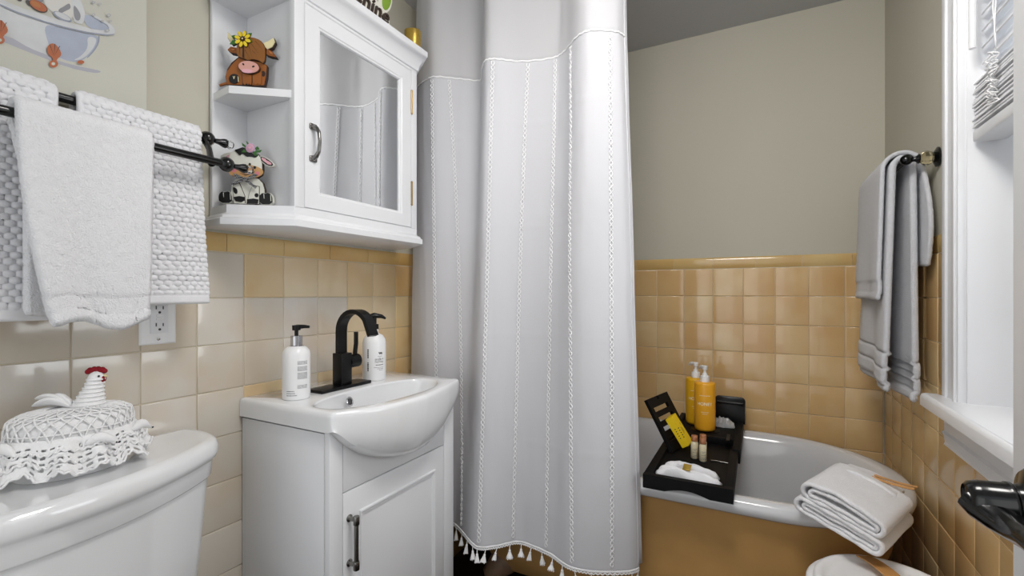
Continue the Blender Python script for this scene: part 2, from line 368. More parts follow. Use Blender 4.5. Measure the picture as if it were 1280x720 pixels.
# window
wi = struct('window_1', (WR, .95, .9)); wh = M['white']
def casing_v(name, y0, y1, z0, z1):
    bm = bmesh.new(); xf = WR-.002
    box(bm, xf-.016, xf+.004, y0, y1, z0, z1, .002); box(bm, xf-.021, xf-.014, y0+.006, y0+.016, z0, z1, .002); box(bm, xf-.021, xf-.014, y1-.024, y1-.002, z0, z1, .003)
    return fin(bm, name, wh, wi)
casing_v('side_casing', 1.303, 1.384, .86, 1.99); casing_v('side_casing', .516, .597, .86, 1.99)
boxo('head_casing', (WR-.018, WR+.002, .50, 1.40, 1.95, 2.035), wh, wi, .004)
bm = bmesh.new()
box(bm, WR-.004, WR+.17, WY1-.001, WY1+.012, WZ0, WZ1, .001); box(bm, WR-.004, WR+.17, WY0-.012, WY0+.001, WZ0, WZ1, .001); box(bm, WR-.004, WR+.17, WY0, WY1, WZ1-.012, WZ1, .001)
box(bm, WR+.075, WR+.09, WY1-.014, WY1, WZ0, WZ1, .002); box(bm, WR+.075, WR+.09, WY0, WY0+.014, WZ0, WZ1, .002)
fin(bm, 'jamb', wh, wi)
# stool (inner sill): rounded nose, horn past the casing
bm = bmesh.new(); pl = [(WR+.16, .597), (.338, .50), (.333, .505), (.333, 1.392), (.336, 1.402), (.343, 1.407), (.372, 1.407), (.375, 1.3), (WR+.16, 1.3)]
M0 = Matrix.Identity(4); prism(bm, pl, M0, .849, .876, .008); fin(bm, 'sill', wh, wi, 60)
bm = bmesh.new(); prof = [(WR-.001, .849), (.366, .849), (.364, .838), (.371, .832), (.373, .812), (.373, .798), (.368, .794), (.372, .786), (.374, .772), (.372, .766), (WR-.001, .766)]
loft(bm, [[Vector((x, y, z)) for x, z in prof] for y in (.515, 1.382)], cap0=True, cap1=True); fin(bm, 'apron', wh, wi, 25)
bm = bmesh.new()
for b in ((WY0, WY0+.045, WZ0, WZ1), (WY1-.045, WY1, WZ0, WZ1), (WY0, WY1, WZ0+.016, WZ0+.075), (WY0, WY1, 1.38, 1.42), (WY0, WY1, WZ1-.06, WZ1)): box(bm, WR+.095, WR+.13, *b, bev=.003)
fin(bm, 'sash', wh, wi)
boxo('pane', (WR+.11, WR+.114, WY0+.04, WY1-.04, WZ0+.07, WZ1-.05), M['pane'], wi, 0)
# blind: closed slats above, gathered stack below
bl = thing('window_blind', 'white slatted blind half raised in the window, cords tangled over its stacked slats', 'blind', (.42, .95, 1.42))
XB = .418
for k in range(11):
    zc = 1.905-.0345*k; bm = bmesh.new(); ang = math.radians(62)
    dx, dz = math.cos(ang)*.025, math.sin(ang)*.025; nx, nz = math.sin(ang)*.0014, -math.cos(ang)*.0014
    sec = [(XB-dx-nx, zc-dz-nz), (XB-dx+nx, zc-dz+nz), (XB+.002+nx*2, zc+nz), (XB+dx+nx, zc+dz+nz), (XB+dx-nx, zc+dz-nz), (XB+.002-nx, zc-nz)]
    loft(bm, [[Vector((x, y, z)) for x, z in sec] for y in (.612, 1.288)], cap0=True, cap1=True); fin(bm, 'slat', wh, bl, 40)
rs = random.Random(4)
for k in range(14):
    z = 1.445+k*.0068; j = rs.uniform(-.003, .003); bm = bmesh.new(); t1 = rs.uniform(-.004, .004)
    sec = [(XB-.025+j, z), (XB-.025+j, z+.003), (XB+.025+j, z+.003+t1), (XB+.025+j, z+t1)]
    loft(bm, [[Vector((x, y, zz)) for x, zz in sec] for y in (.612, 1.288)], cap0=True, cap1=True); fin(bm, 'slat', wh, bl, 30)
boxo('bottom_rail', (XB-.026, XB+.026, .610, 1.290, 1.416, 1.440), wh, bl, .004)
boxo('head_rail', (XB-.027, XB+.03, .606, 1.294, 1.925, 1.938), wh, bl, .003)
bm = bmesh.new(); tube(bm, [(XB-.034, 1.262, 1.92), (XB-.034, 1.262, 1.60)], .0062, 10); fin(bm, 'tilt_wand', wh, bl)
bm = bmesh.new()
for d in (0, .006):
    tube(bm, [(XB-.03-.002*math.sin(q*.7+d*300), 1.172+d+.004*math.sin(q*.5+d*200), 1.92-q*.0165) for q in range(23)], .0011, 6)
pts = []; rk = random.Random(12)
for q in range(150):
    a = q*.62; pts.append((XB-.034+.006*math.sin(a*1.7), 1.174+.014*math.sin(a+.3)*rk.uniform(.5, 1), 1.545-.085*q/150+.010*math.sin(a*.63)))
tube(bm, pts, .0012, 6); fin(bm, 'lift_cord', M['lace'], bl, 180)

# door standing open at the right edge, lever handle on it
do = struct('door_1', (.225, .22, 0)); boxo('slab', (.21, .245, -.2, .60, .01, 2.03), M['white'], do, .002)
hd = Vector((.21, .545, .930))
bm = bmesh.new(); lathe(bm, [(0, 0), (.031, 0), (.031, .004), (.027, .009), (.018, .012), (.0162, .014), (.0158, .018), (.0174, .019), (.0174, .022), (.0164, .023), (.0164, .040), (.0150, .046), (.0125, .0485), (.0105, .0465), (0, .0465)], along(hd, (-1, 0, -.06)), 32)
pts = [hd+Vector(p) for p in ((-.042, .004, -.003), (-.037, -.004, -.008), (-.030, -.018, -.012), (-.026, -.035, -.013), (-.026, -.055, -.010), (-.028, -.08, -.008), (-.030, -.105, -.008))]
tube(bm, pts, [.0145, .0155, .0145, .0125, .0115, .0105, .007], 16, flat=(1.0, .75, (0, 0, 1))); fin(bm, 'lever_handle', M['oil'], do, 60)

# ------------------------------------------------------------------ clawfoot tub
tub = thing('bathtub', 'white clawfoot bathtub with tan painted outside against the tiled back wall', 'bathtub', (-.37, 1.66, 0))
TX0, TX1, TYC, TR = -1.105, .384, 1.665, .352          # ends, middle line and outer radius of the rim
def stadium(off, z, n=28, endoff=None):
    r = TR-off; e = off if endoff is None else endoff; ax, bx = TX1-TR, TX0+TR; P = []
    kx = (TR-e)/r if r > 0 else 1
    for k in range(n+1):
        a = -math.pi/2+math.pi*k/n; P.append(Vector((ax+r*kx*math.cos(a), TYC+r*math.sin(a), z)))
    for k in range(1, 12): P.append(Vector((ax+(bx-ax)*k/12, TYC+r, z)))
    for k in range(n+1):
        a = math.pi/2+math.pi*k/n; P.append(Vector((bx+r*kx*math.cos(a), TYC+r*math.sin(a), z)))
    for k in range(1, 12): P.append(Vector((bx+(ax-bx)*k/12, TYC-r, z)))
    return P
RZ = .582
bm = bmesh.new()
rim = [(.030, RZ-.040), (.012, RZ-.044), (.003, RZ-.036), (.0, RZ-.024), (.003, RZ-.010), (.012, RZ-.002), (.024, RZ), (.040, RZ-.002), (.052, RZ-.010), (.062, RZ-.030), (.075, RZ-.09), (.085, RZ-.2), (.10, RZ-.28), (.135, RZ-.345), (.19, RZ-.37), (.30, RZ-.378)]
eo = [.030, .012, .003, 0, .003, .012, .024, .042, .058, .075, .10, .14, .19, .25, .32, .45]
loft(bm, [stadium(o, z, endoff=min(e, TR-.01)) for (o, z), e in zip(rim, eo)], cap1=True); fin(bm, 'basin', M['enamel'], tub, 60)
bm = bmesh.new()
sh = [(.030, RZ-.040, .03), (.034, RZ-.06, .034), (.042, RZ-.16, .05), (.052, RZ-.26, .085), (.068, RZ-.36, .13), (.10, RZ-.43, .19), (.15, RZ-.462, .26), (.24, RZ-.47, .33)]
loft(bm, [stadium(o, z, endoff=min(e, TR-.01)) for o, z, e in sh], cap1=True); fin(bm, 'shell', M['tan'], tub, 60)
for fx, fy, sx, sy in ((-.78, 1.45, -1, -1), (.02, 1.45, 1, -1), (-.78, 1.88, -1, 1), (.02, 1.88, 1, 1)):
    bm = bmesh.new()
    pts = [Vector((fx-sx*.03, fy-sy*.03, .20)), Vector((fx+sx*.01, fy+sy*.02, .165)), Vector((fx+sx*.035, fy+sy*.05, .13)), Vector((fx+sx*.03, fy+sy*.05, .085)), Vector((fx+sx*.03, fy+sy*.045, .055))]
    tube(bm, pts, [.05, .05, .036, .024, .02], 12)
    sphere(bm, (fx+sx*.03, fy+sy*.045, .032), .032)
    for a in (-.8, 0, .8):
        d = Vector((sx*math.cos(a+.785*1), sy*math.sin(.785+a), 0)).normalized() if False else Vector((sx*math.cos(.785+a), sy*math.sin(.785+a), 0))
        c = Vector((fx+sx*.03, fy+sy*.045, 0)); tube(bm, [c+d*.016+Vector((0, 0, .07)), c+d*.036+Vector((0, 0, .05)), c+d*.040+Vector((0, 0, .022)), c+d*.03+Vector((0, 0, .008))], [.012, .012, .01, .005], 8)
    fin(bm, 'foot', M['foot'], tub, 60)

# ------------------------------------------------------------------ shower curtain
Z0C = 1.262
def cp(x, zf):
    a = (x-640)/FPX; z = Z0C*zf; return ((-SN+a*CS)*z, (CS+a*SN)*z)
TOPP = [(781, 1.022), (770, 1.005), (740, 1.0), (722, 1.025), (705, 1.09), (690, 1.119), (650, 1.135), (620, 1.123), (607, 1.131), (603, 1.17), (601, 1.235), (575, 1.228), (545, 1.215), (532, 1.235), (524, 1.265), (519, 1.30)]
BOTP = [(798, 1.012), (785, 1.0), (741, 1.0), (710, 1.02), (690, 1.064), (668, 1.099), (647, 1.12), (621, 1.102), (600.6, 1.096), (590.5, 1.113), (580, 1.16), (569, 1.207), (552, 1.225), (535, 1.24), (522, 1.27), (512, 1.31)]
def cat(P, u):                                   # Catmull-Rom through a list
    n = len(P)-1; x = min(max(u, 0), 1)*n; i = min(int(x), n-1); t = x-i
    g = lambda k: Vector(P[min(max(k, 0), n)])
    p0, p1, p2, p3 = g(i-1), g(i), g(i+1), g(i+2)
    return .5*((2*p1)+(p2-p0)*t+(2*p0-5*p1+4*p2-p3)*t*t+(3*p1-p0-3*p2+p3)*t*t*t)
TP = [cp(*q) for q in TOPP]; BP = [cp(*q) for q in BOTP]
ZS, ZB, ZT = 1.820, .352, CEIL
def curt(u, z, out=0.0):
    a = cat(TP, u); b = cat(BP, u); t = (ZS-z)/(ZS-ZB); t = max(t, -.25); p = a.lerp(b, t)
    e = .004; d = (cat(TP, min(u+e, 1)).lerp(cat(BP, min(u+e, 1)), t) - cat(TP, max(u-e, 0)).lerp(cat(BP, max(u-e, 0)), t)).normalized()
    n = Vector((-d.y, d.x)); n = n if n.y < 0 else -n
    w_ = .0022*noise.noise(Vector((u*9, z*3, 1.7)))+.0012*noise.noise(Vector((u*30, z*9, 4)))
    for zc, amp in ((1.63, .0026), (1.31, .0016), (.985, .0018), (.66, .0018), (.47, .0012)):
        zz = z-zc-.02*noise.noise(Vector((u*6, zc*7, 0))); w_ += amp*math.exp(-(zz/.004)**2)*(.5+.5*noise.noise(Vector((u*8, zc*3, 2))))
    q = p+n*(out+w_*(0 if out else 1)+(.0 if not out else w_)); return Vector((q.x, q.y, z))
cu = thing('shower_curtain', 'long white linen shower curtain with tasselled hem, sheer top and chain stitching', 'curtain', (-.6, 1.22, 0))
NU = 150
def grid(z0, z1, nz, u0=0, u1=1): return [[curt(u0+(u1-u0)*i/NU, z0+(z1-z0)*j/nz) for j in range(nz+1)] for i in range(NU+1)]
bm = bmesh.new(); sheet(bm, grid(ZB, ZS+.004, 150), .0012); fin(bm, 'linen_panel', M['linen'], cu, 180)
bm = bmesh.new(); sheet(bm, grid(ZS, ZT, 24), .0008); fin(bm, 'sheer_panel', M['sheer'], cu, 180)
bm = bmesh.new()
tube(bm, [curt(i/220, ZS+.0012*math.sin(i*1.1), .0012) for i in range(221)], .0030, 7); fin(bm, 'seam_cord', M['lace'], cu, 180)
bm = bmesh.new()
for ph, dz in ((0, 0), (math.pi, 0), (0, -.006)):
    tube(bm, [curt(i/500, ZB+dz+.0022*math.sin(i*1.5+ph), .0025) for i in range(501)], .0018, 6)
fin(bm, 'hem_braid', M['lace'], cu, 180)
bm = bmesh.new(); tube(bm, [curt(.0, ZB+(ZS+.26-ZB)*i/60, .001) for i in range(61)], .002, 6); fin(bm, 'side_hem', M['linen'], cu, 180)
lin = [Vector((cp(801.5-3.5*j/40, 1.0)[0]+.0, cp(801.5, 1.0)[1]+.020, 0)) for j in range(1)]
bm = bmesh.new(); G = []
for i in range(12):
    u = i/11*.16; row = []
    for j in range(41):
        z = ZB+.004+(ZT-ZB)*j/40; p = curt(u, z); row.append(p+Vector((.006-.004*j/40, .02+.004*math.sin(u*30), 0)))
    G.append(row)
sheet(bm, G, .001); fin(bm, 'liner', M['linen'], cu, 180)
def u_at(px):                                   # where along the hem a stitch column falls
    b = min(range(1001), key=lambda k: abs(BPX[k]-px)); return b/1000
BPX = []
for k in range(1001):
    p = cat(BP, k/1000); zz = -SN*p.x+CS*p.y; BPX.append(640+FPX*(CS*p.x+SN*p.y)/zz)
BPX_T = []
for k in range(1001):
    p = cat(TP, k/1000); zz = -SN*p.x+CS*p.y; BPX_T.append(640+FPX*(CS*p.x+SN*p.y)/zz)
for pb, pt_ in ((765, 762), (715, 714), (683, 695), (641, 660), (598.6, 616), (577, 561), (548, 540)):
    ub = u_at(pb); ut = min(range(1001), key=lambda k: abs(BPX_T[k]-pt_))/1000; bm = bmesh.new()
    for ph in (0, math.pi):
        pts = []
        for q in range(561):
            f_ = q/560; u = ub+(ut-ub)*f_; z = ZB+.012+(ZS-ZB-.02)*f_
            sp = max(.25, (cat(BP, min(1, u+.003)).lerp(cat(TP, min(1, u+.003)), f_)-cat(BP, u-.003).lerp(cat(TP, u-.003), f_)).length/.006)
            pts.append(curt(u+.0046/sp*math.sin(q*.56+ph), z, .0024+.0008*math.sin(q*1.12+ph)))
        tube(bm, pts, .0015, 5)
    fin(bm, 'chain_stitch', M['lace'], cu, 180)
rt = random.Random(21); us = [0.012+.0415*k for k in range(22)]
for k, u in enumerate(us):
    p = curt(u, ZB-.008, .003); bm = bmesh.new(); tl = Vector((rt.uniform(-.22, .22), rt.uniform(-.25, .1), -1)).normalized()
    m = along(p, tl); L = rt.uniform(.030, .036); f = rt.uniform(.8, 1.3)
    lathe(bm, [(.0012, -.004), (.0012, .010), (.0034, .012), (.0036, .016), (.0026, .018), (.005*f, .024), (.0078*f, L-.003), (.0072*f, L)], m, 14)
    for q in range(9):
        a = q/9*2*math.pi; tube(bm, [m @ Vector((.003*math.cos(a), .003*math.sin(a), .018)), m @ Vector((.0078*f*math.cos(a), .0078*f*math.sin(a), L+rt.uniform(0, .004)))], .0012, 5)
    fin(bm, 'tassel', M['lace'], cu, 60)

# ------------------------------------------------------------------ vanity and sink
FX, VY0, VY1 = -.8159, .703, 1.165
va = thing('vanity_cabinet', 'white shaker vanity cabinet with one panelled door under the sink', 'vanity cabinet', (-.97, .934, 0)); cm = M['cab']
bm = bmesh.new()
box(bm, WL+.002, FX-.018, VY0, VY0+.016, .0, .80, .0008); box(bm, WL+.002, FX-.018, VY1-.016, VY1, .0, .80, .0008)
box(bm, WL+.002, WL+.008, VY0+.016, VY1-.016, .05, .80); box(bm, WL+.002, FX-.03, VY0+.016, VY1-.016, .06, .075)
fin(bm, 'carcass', cm, va)
bm = bmesh.new()
box(bm, FX-.017, FX, VY0, .7385, 0, .812, .0012); box(bm, FX-.017, FX, 1.1180, VY1, 0, .80, .0012); box(bm, FX-.017, FX-.0005, .7385, 1.118, .0, .05, .001)
fin(bm, 'face_frame', cm, va)
ZEV = [.808, .766, .733, .711, .697, .690, .692, .703, .727, .763, .806]
fpl = [(.7400, .6615), (1.1166, .6615)]+[(1.1166-.3766*k/24, min(.80, cat([(q_, 0) for q_ in ZEV], (1.1166-.3766*k/24-.697)/.4685).x+.006)) for k in range(25)]
bm = bmesh.new(); prism(bm, fpl, Matrix(((0, 0, 1, 0), (1, 0, 0, 0), (0, 1, 0, 0), (0, 0, 0, 1))), FX-.017, FX-.0004, .0012); fin(bm, 'false_drawer_front', cm, va, 30)
dr = bmesh.new(); box(dr, FX-.017, FX, .7400, 1.1166, .053, .6590, .0012)
def bead(bm, y0, y1, z0, z1, xf, w_, h):         # mitred moulding around a panel
    prof = [(0, -.0005), (w_*.1, h*.9), (w_*.35, h), (w_*.6, h*.45), (w_*.8, h*.6), (w_, -.0005)]
    rings = []
    for o, hh in prof: rings.append([Vector((xf+hh, y, z)) for y, z in ((y0+o, z0+o), (y1-o, z0+o), (y1-o, z1-o), (y0+o, z1-o))])
    loft(bm, rings)
bead(dr, .786, 1.072, .11, .604, FX, .014, .006)
od = fin(dr, 'door', cm, va, 30)
hn = bmesh.new(); hy = .7575
tube(hn, [(FX+.022, hy, .490), (FX+.022, hy, .605)], .0052, 14)
for z in (.497, .598):
    lathe(hn, [(.0085, 0), (.0085, .002), (.005, .005), (.0045, .015), (.006, .018)], along((FX, hy, z), (1, 0, 0)), 18)
    lathe(hn, [(.0066, -.010), (.0072, -.009), (.0072, .007), (.0066, .009)], along((FX+.022, hy, z), (0, 0, 1)), 18)
ho = fin(hn, 'handle', M['steel'], va); ho.parent = od; ho.matrix_parent_inverse = Matrix.Identity(4)

sk = thing('sink', 'white ceramic vanity sink with bowed front resting on the cabinet', 'sink', (-.93, .93, .80))
CTR = Vector((-.87, .915))
OUT = [(WL+.0015, .697), (-.812, .697), (-.803, .699), (-.796, .708), (-.7728, .748), (-.753, .79), (-.741, .84), (-.736, .90), (-.737, .94), (-.7455, .985), (-.764, 1.07), (-.784, 1.145), (-.790, 1.158), (-.800, 1.1655), (WL+.0015, 1.1655)]
def ray_poly(c, a, poly):
    d = Vector((math.cos(a), math.sin(a))); best = None
    for i in range(len(poly)):
        p, q = Vector(poly[i]), Vector(poly[(i+1) % len(poly)]); e = q-p; den = d.x*e.y-d.y*e.x
        if abs(den) < 1e-9: continue
        t = ((p.x-c.x)*e.y-(p.y-c.y)*e.x)/den; s_ = ((p.x-c.x)*d.y-(p.y-c.y)*d.x)/den
        if t > 0 and -1e-6 <= s_ <= 1+1e-6 and (best is None or t < best): best = t
    return c+d*best
NS = 320; ANG = [2*math.pi*k/NS for k in range(NS)]
for px, py in (OUT[0], OUT[-1]):                  # keep the square back corners exact
    a = math.atan2(py-CTR.y, px-CTR.x) % (2*math.pi); k = min(range(NS), key=lambda i: abs(ANG[i]-a)); ANG[k] = a
outer = [ray_poly(CTR, a, OUT) for a in ANG]
ZBP = [(.697, .806), (.7279, .7747), (.7742, .7413), (.8706, .7001), (.93, .690), (.9706, .692), (1.0573, .7135), (1.1147, .7474), (1.1655, .804)]
ZEV = [.808, .766, .733, .711, .697, .690, .692, .703, .727, .763, .806]
def zbot(p):
    if p.x < -.81: return .805
    for (a, za), (b, zb) in zip(ZBP, ZBP[1:]):
        if a <= p.y <= b: t_ = (p.y-.697)/(1.1655-.697); return cat([(q_, 0) for q_ in ZEV], t_).x
    return .805
def inset(p, d): v = (CTR-p); return p+v.normalized()*d
def hole(a, s):
    c, s_ = math.cos(a), math.sin(a); b = .094 if c > 0 else .078; e = 2/2.35
    return Vector((CTR.x-.03*max(0, 1-s)**.6*1.4+b*s*math.copysign(abs(c)**e, c), CTR.y+.190*s*math.copysign(abs(s_)**e, s_)))
ZT_ = .8505; rings = []
for q in (1.0, .92, .8, .65, .5, .35, .2, .08):
    R = []
    for p in outer:
        zb = zbot(p); z = .838-(.838-zb)*q; x = p.x
        if p.x > -.81: k = (-.8+.005); x = k+(p.x-k)*(1-q**2.4)**.6 if q < 1 else -.8158
        R.append(Vector((x, p.y, z)))
    rings.append(R)
for d, z in ((0, .8395), (.0012, .8445), (.004, .8487), (.009, ZT_)): rings.append([Vector((*inset(p, d), z)) for p in outer])
for s, z in ((1.06, ZT_), (1.02, ZT_-.0012), (1.0, ZT_-.005), (.985, ZT_-.012), (.955, ZT_-.03), (.9, ZT_-.06), (.8, ZT_-.085), (.62, ZT_-.1), (.35, ZT_-.106), (.1, ZT_-.109)): rings.append([Vector((*hole(a, s), z)) for a in ANG])
bm = bmesh.new(); loft(bm, rings, cap1=True); fin(bm, 'basin', M['ceramic'], sk, 40)
bm = bmesh.new(); op = Vector((-.9335, .868, .826)); od_ = Vector((.93, .15, .30))
lathe(bm, [(.0085, -.002), (.0125, -.001), (.0128, .0015), (.0105, .003), (.0085, .0015), (.0082, -.001)], along(op, od_), 28); fin(bm, 'overflow_ring', M['chrome'], sk)
bm = bmesh.new(); lathe(bm, [(0, .0002), (.0084, .0002), (.0084, -.002)], along(op, od_), 24); fin(bm, 'overflow_hole', M['gap'], sk)
bm = bmesh.new(); lathe(bm, [(.022, 0), (.022, .002), (.017, .004), (0, .0045)], T(CTR.x, CTR.y, ZT_-.109), 28); fin(bm, 'drain', M['chrome'], sk)

fa = thing('faucet', 'matt black arched single lever faucet on the back of the sink', 'faucet', (-1.0, .905, ZT_)); bk = M['black']
boxo('base_plate', (-1.029, -.973, .815, .985, ZT_, ZT_+.0085), bk, fa, .0015)
boxo('body', (-1.0185, -.9835, .887, .923, ZT_+.0085, .944), bk, fa, .0012)
bm = bmesh.new(); pts = [(-1.005, .905, .94), (-1.005, .905, 1.003)]
for k in range(1, 13):
    a = math.pi*(1-k/13*.86); pts.append((-.950+.055*math.cos(a), .905, 1.003+.055*math.sin(a)))
pts += [(-.8885, .905, .995)]; strap(bm, pts, (0, 1, 0), .030, .011); fin(bm, 'spout', bk, fa, 30)
bm = bmesh.new(); tube(bm, [(-1.0, .922, .918), (-1.0, .958, .918)], .0185, 24); strap(bm, [(-1.0, .948, .925), (-1.0, .950, .945), (-1.0, .953, .965), (-1.0, .953, .998)], (1, 0, 0), .010, .007); fin(bm, 'lever', bk, fa, 40)

# bottles on the sink
def pump_head(bm, z, r=.009, sp=.032, dirv=(1, 0), drop=.004, rise=0):
    d = Vector((*dirv, 0)).normalized()
    lathe(bm, [(.0045, z-.008), (.0045, z+.006), (r, z+.006), (r*1.05, z+.018), (0, z+.019)], None, 20)
    tube(bm, [Vector((0, 0, z+.014)), d*sp*.6+Vector((0, 0, z+.0145)), d*sp+Vector((0, 0, z+.0145-drop))], [.0058, .0045, .0032], 10)
def cyl_map(o, r, a0):                           # flat print wrapped on a bottle
    return lambda x, y: Vector((o[0]+(r+.0003)*math.cos(a0+x/r), o[1]+(r+.0003)*math.sin(a0+x/r), o[2]+y))
def dashes(bm, fn, x0, x1, y, h, rnd, gap=.0009):   # a line of print too small to read
    x = x0
    while x < x1-.001:
        wd = rnd.uniform(.0014, .0042); e = min(x+wd, x1); n = 3
        T_ = [bm.verts.new(fn(x+(e-x)*k/n, y+h/2)) for k in range(n+1)]; B_ = [bm.verts.new(fn(x+(e-x)*k/n, y-h/2)) for k in range(n+1)]
        for k in range(n): bm.faces.new((B_[k], B_[k+1], T_[k+1], T_[k]))
        x = e+gap
bo = Vector((-.994, .757, ZT_)); b1 = thing('lotion_bottle', 'white pump bottle with silver collar and small grey print, left of the faucet', 'bottle', bo)
bm = bmesh.new(); R = .0315; lathe(bm, [(0, 0), (R-.004, 0), (R-.001, .001), (R, .004), (R, .108), (R-.002, .116), (R-.008, .124), (.016, .128), (.012, .1295)], T(*bo), 40); fin(bm, 'body', M['plastic'], b1, 60)
bm = bmesh.new(); lathe(bm, [(.0175, .128), (.0175, .1285), (.0135, .1295), (.0135, .152), (.0125, .153), (0, .153)], T(*bo), 32); fin(bm, 'collar', M['chrome'], b1)
bm = bmesh.new(); pump_head(bm, 0, .0095, .03, (.75, .66), .001); bmesh.ops.translate(bm, verts=bm.verts, vec=bo+Vector((0, 0, .160))); fin(bm, 'pump', bk, b1)
a0 = math.atan2(-bo.y, -bo.x); rn = random.Random(3); fn = cyl_map(bo, R, a0+.42); bm = bmesh.new()
for z0, n in ((.093, 4), (.080, 5), (.0655, 7), (.036, 4)):
    for k in range(n): dashes(bm, fn, -.011, .013, z0-k*.0023, .0010, rn, .0007)
fn2 = cyl_map(bo, R, a0-.35)
for z0, x1 in ((.0225, .006), (.0175, .008), (.0125, .012)): dashes(bm, fn2, -.012, x1, z0, .0018, rn, .0008)
fin(bm, 'label_print', M['greyink'], b1, None)
bo = Vector((-1.006, 1.030, ZT_)); b2 = thing('soap_bottle', 'white pump bottle with cow and milk and honey print, right of the faucet', 'bottle', bo)
bm = bmesh.new(); R = .0335; lathe(bm, [(0, 0), (R-.004, 0), (R-.001, .001), (R, .004), (R, .110), (R-.002, .120), (R-.009, .131), (.014, .137), (.0115, .139), (.0115, .150), (0, .150)], T(*bo), 40); fin(bm, 'body', M['plastic'], b2, 60)
bm = bmesh.new(); lathe(bm, [(.0125, .150), (.0125, .164), (.0065, .165), (.0065, .186), (0, .187)], T(*bo), 28)
tube(bm, [bo+Vector((-.010, -.012, .187)), bo+Vector((0, 0, .190)), bo+Vector((.014, .016, .187)), bo+Vector((.022, .024, .180))], [.0065, .0085, .006, .003], 10); fin(bm, 'pump', bk, b2)
a0 = math.atan2(-bo.y, -bo.x); fn = cyl_map(bo, R, a0+.42); bm = bmesh.new()
for s, y, wd in (('milk+', .064, .026), ('honey', .056, .026)):
    vs, fs = fit_text(s, wd, bold=-.004); put_text(bm, (vs, fs), lambda x, y_, yy=y: fn(x+.001, y_+yy))
cowp = [(-6, 3), (-4, 4), (-3, 3), (4, 3.4), (5.5, 1), (5, -3), (4.2, -3), (4, -.6), (3, -.3), (2.6, -3), (1.8, -3), (1.6, -.2), (-.5, 0), (-.8, -3), (-1.6, -3), (-1.8, .2), (-2.2, -2.6), (-3, -2.6), (-3.2, 1), (-4.6, 1), (-6, 1.6)]
put_text(bm, ([Vector((x*.0011, y*.0011, 0)) for x, y in cowp], [tuple(range(len(cowp)))]), lambda x, y: fn(x+.004, y+.080))
dashes(bm, fn, -.010, .013, .047, .0022, rn, .0008)
for y, x0, x1 in ((.072, -.004, .010), (.040, -.015, .014), (.036, -.006, .013), (.032, 0, .012)): dashes(bm, fn, x0, x1, y, .0009, rn, .0006)
f3 = cyl_map(bo, R, a0-.55); rv = random.Random(8); z = .030
while z < .090:
    h = rv.uniform(.003, .0055); q = [bm.verts.new(f3(x, zz)) for x, zz in ((-.002, z), (.002, z), (.002, z+h), (-.002, z+h))]
    if abs(z-.058) > .005: bm.faces.new(q)
    z += h+.0012
fin(bm, 'label_print', M['ink'], b2, None)

# ------------------------------------------------------------------ wall cabinet with mirror door
ca = thing('wall_cabinet', 'white bathroom wall cabinet with mirrored door and open angled end shelves', 'cabinet', (WL, .9, 1.256)); CX = -.93
PLAN = [(WL+.001, .627), (-1.043, .617), (CX, .703), (CX, 1.132), (-1.03, 1.205), (WL+.001, 1.212)]
def off_plan(o):
    P = [Vector(p) for p in PLAN]; R = []
    for i, p in enumerate(P):
        nn = []
        for a, b in ((i-1, i), (i, i+1)):
            if a < 0 or b >= len(P): continue
            e = (P[b]-P[a]).normalized(); nn.append(Vector((e.y, -e.x)))
        if len(nn) == 1: R.append(Vector((p.x, p.y+math.copysign(o, nn[0].y))))
        else: m = (nn[0]+nn[1]).normalized(); R.append(p+m*(o/m.dot(nn[0])))
    return R
if True:
    t_ = off_plan(.01); s_ = 1 if t_[2].x > CX else -1
def pr(o, z): return [Vector((p.x, p.y, z)) for p in off_plan(o*s_)]
bm = bmesh.new(); loft(bm, [pr(.012, 1.2558), pr(.016, 1.258), pr(.016, 1.272), pr(.011, 1.275), pr(.009, 1.280), pr(.002, 1.284), pr(0, 1.287), pr(0, 1.3045)], cap0=True, cap1=True); fin(bm, 'base_moulding', cm, ca, 30)
bm = bmesh.new(); loft(bm, [pr(0, 1.7845), pr(0, 1.790), pr(.004, 1.792), pr(.006, 1.799), pr(.008, 1.807), pr(.014, 1.819), pr(.022, 1.828), pr(.028, 1.832), pr(.030, 1.836), pr(.030, 1.850)], cap0=True, cap1=True); fin(bm, 'crown_moulding', cm, ca, 30)
bm = bmesh.new()
box(bm, WL+.001, WL+.011, .627, .712, 1.3, 1.79, .0005)                                  # back of the open end
box(bm, WL+.001, CX-.018, .710, .722, 1.3, 1.79); box(bm, WL+.001, CX-.018, 1.118, 1.13, 1.3, 1.79); box(bm, WL+.001, WL+.008, .722, 1.118, 1.3, 1.79); box(bm, WL+.008, CX-.03, .722, 1.118, 1.54, 1.555)
prism(bm, [(CX-.001, 1.131), (-1.03, 1.203), (WL+.001, 1.210), (WL+.001, 1.13), (CX-.02, 1.13)], M0, 1.3, 1.79)
fin(bm, 'carcass', cm, ca)
bm = bmesh.new(); box(bm, CX-.018, CX, .703, .7288, 1.303, 1.786, .0008); box(bm, CX-.018, CX, 1.1075, 1.132, 1.303, 1.786, .0008); box(bm, CX-.018, CX-.001, .72, 1.12, 1.783, 1.7875); box(bm, CX-.018, CX-.001, .72, 1.12, 1.3025, 1.3055); fin(bm, 'face_frame', cm, ca)
bm = bmesh.new(); prism(bm, [(WL+.011, .630), (-1.043, .622), (CX-.003, .7085), (CX-.018, .7095), (WL+.011, .7095)], M0, 1.5535, 1.571, .001); fin(bm, 'shelf', cm, ca)
bm = bmesh.new(); D = (.7303, 1.1062, 1.3066, 1.7825); I = (.777, 1.058, 1.3495, 1.738)
def q4(a, x): return [Vector((x, y, z)) for y, z in ((a[0], a[2]), (a[1], a[2]), (a[1], a[3]), (a[0], a[3]))]
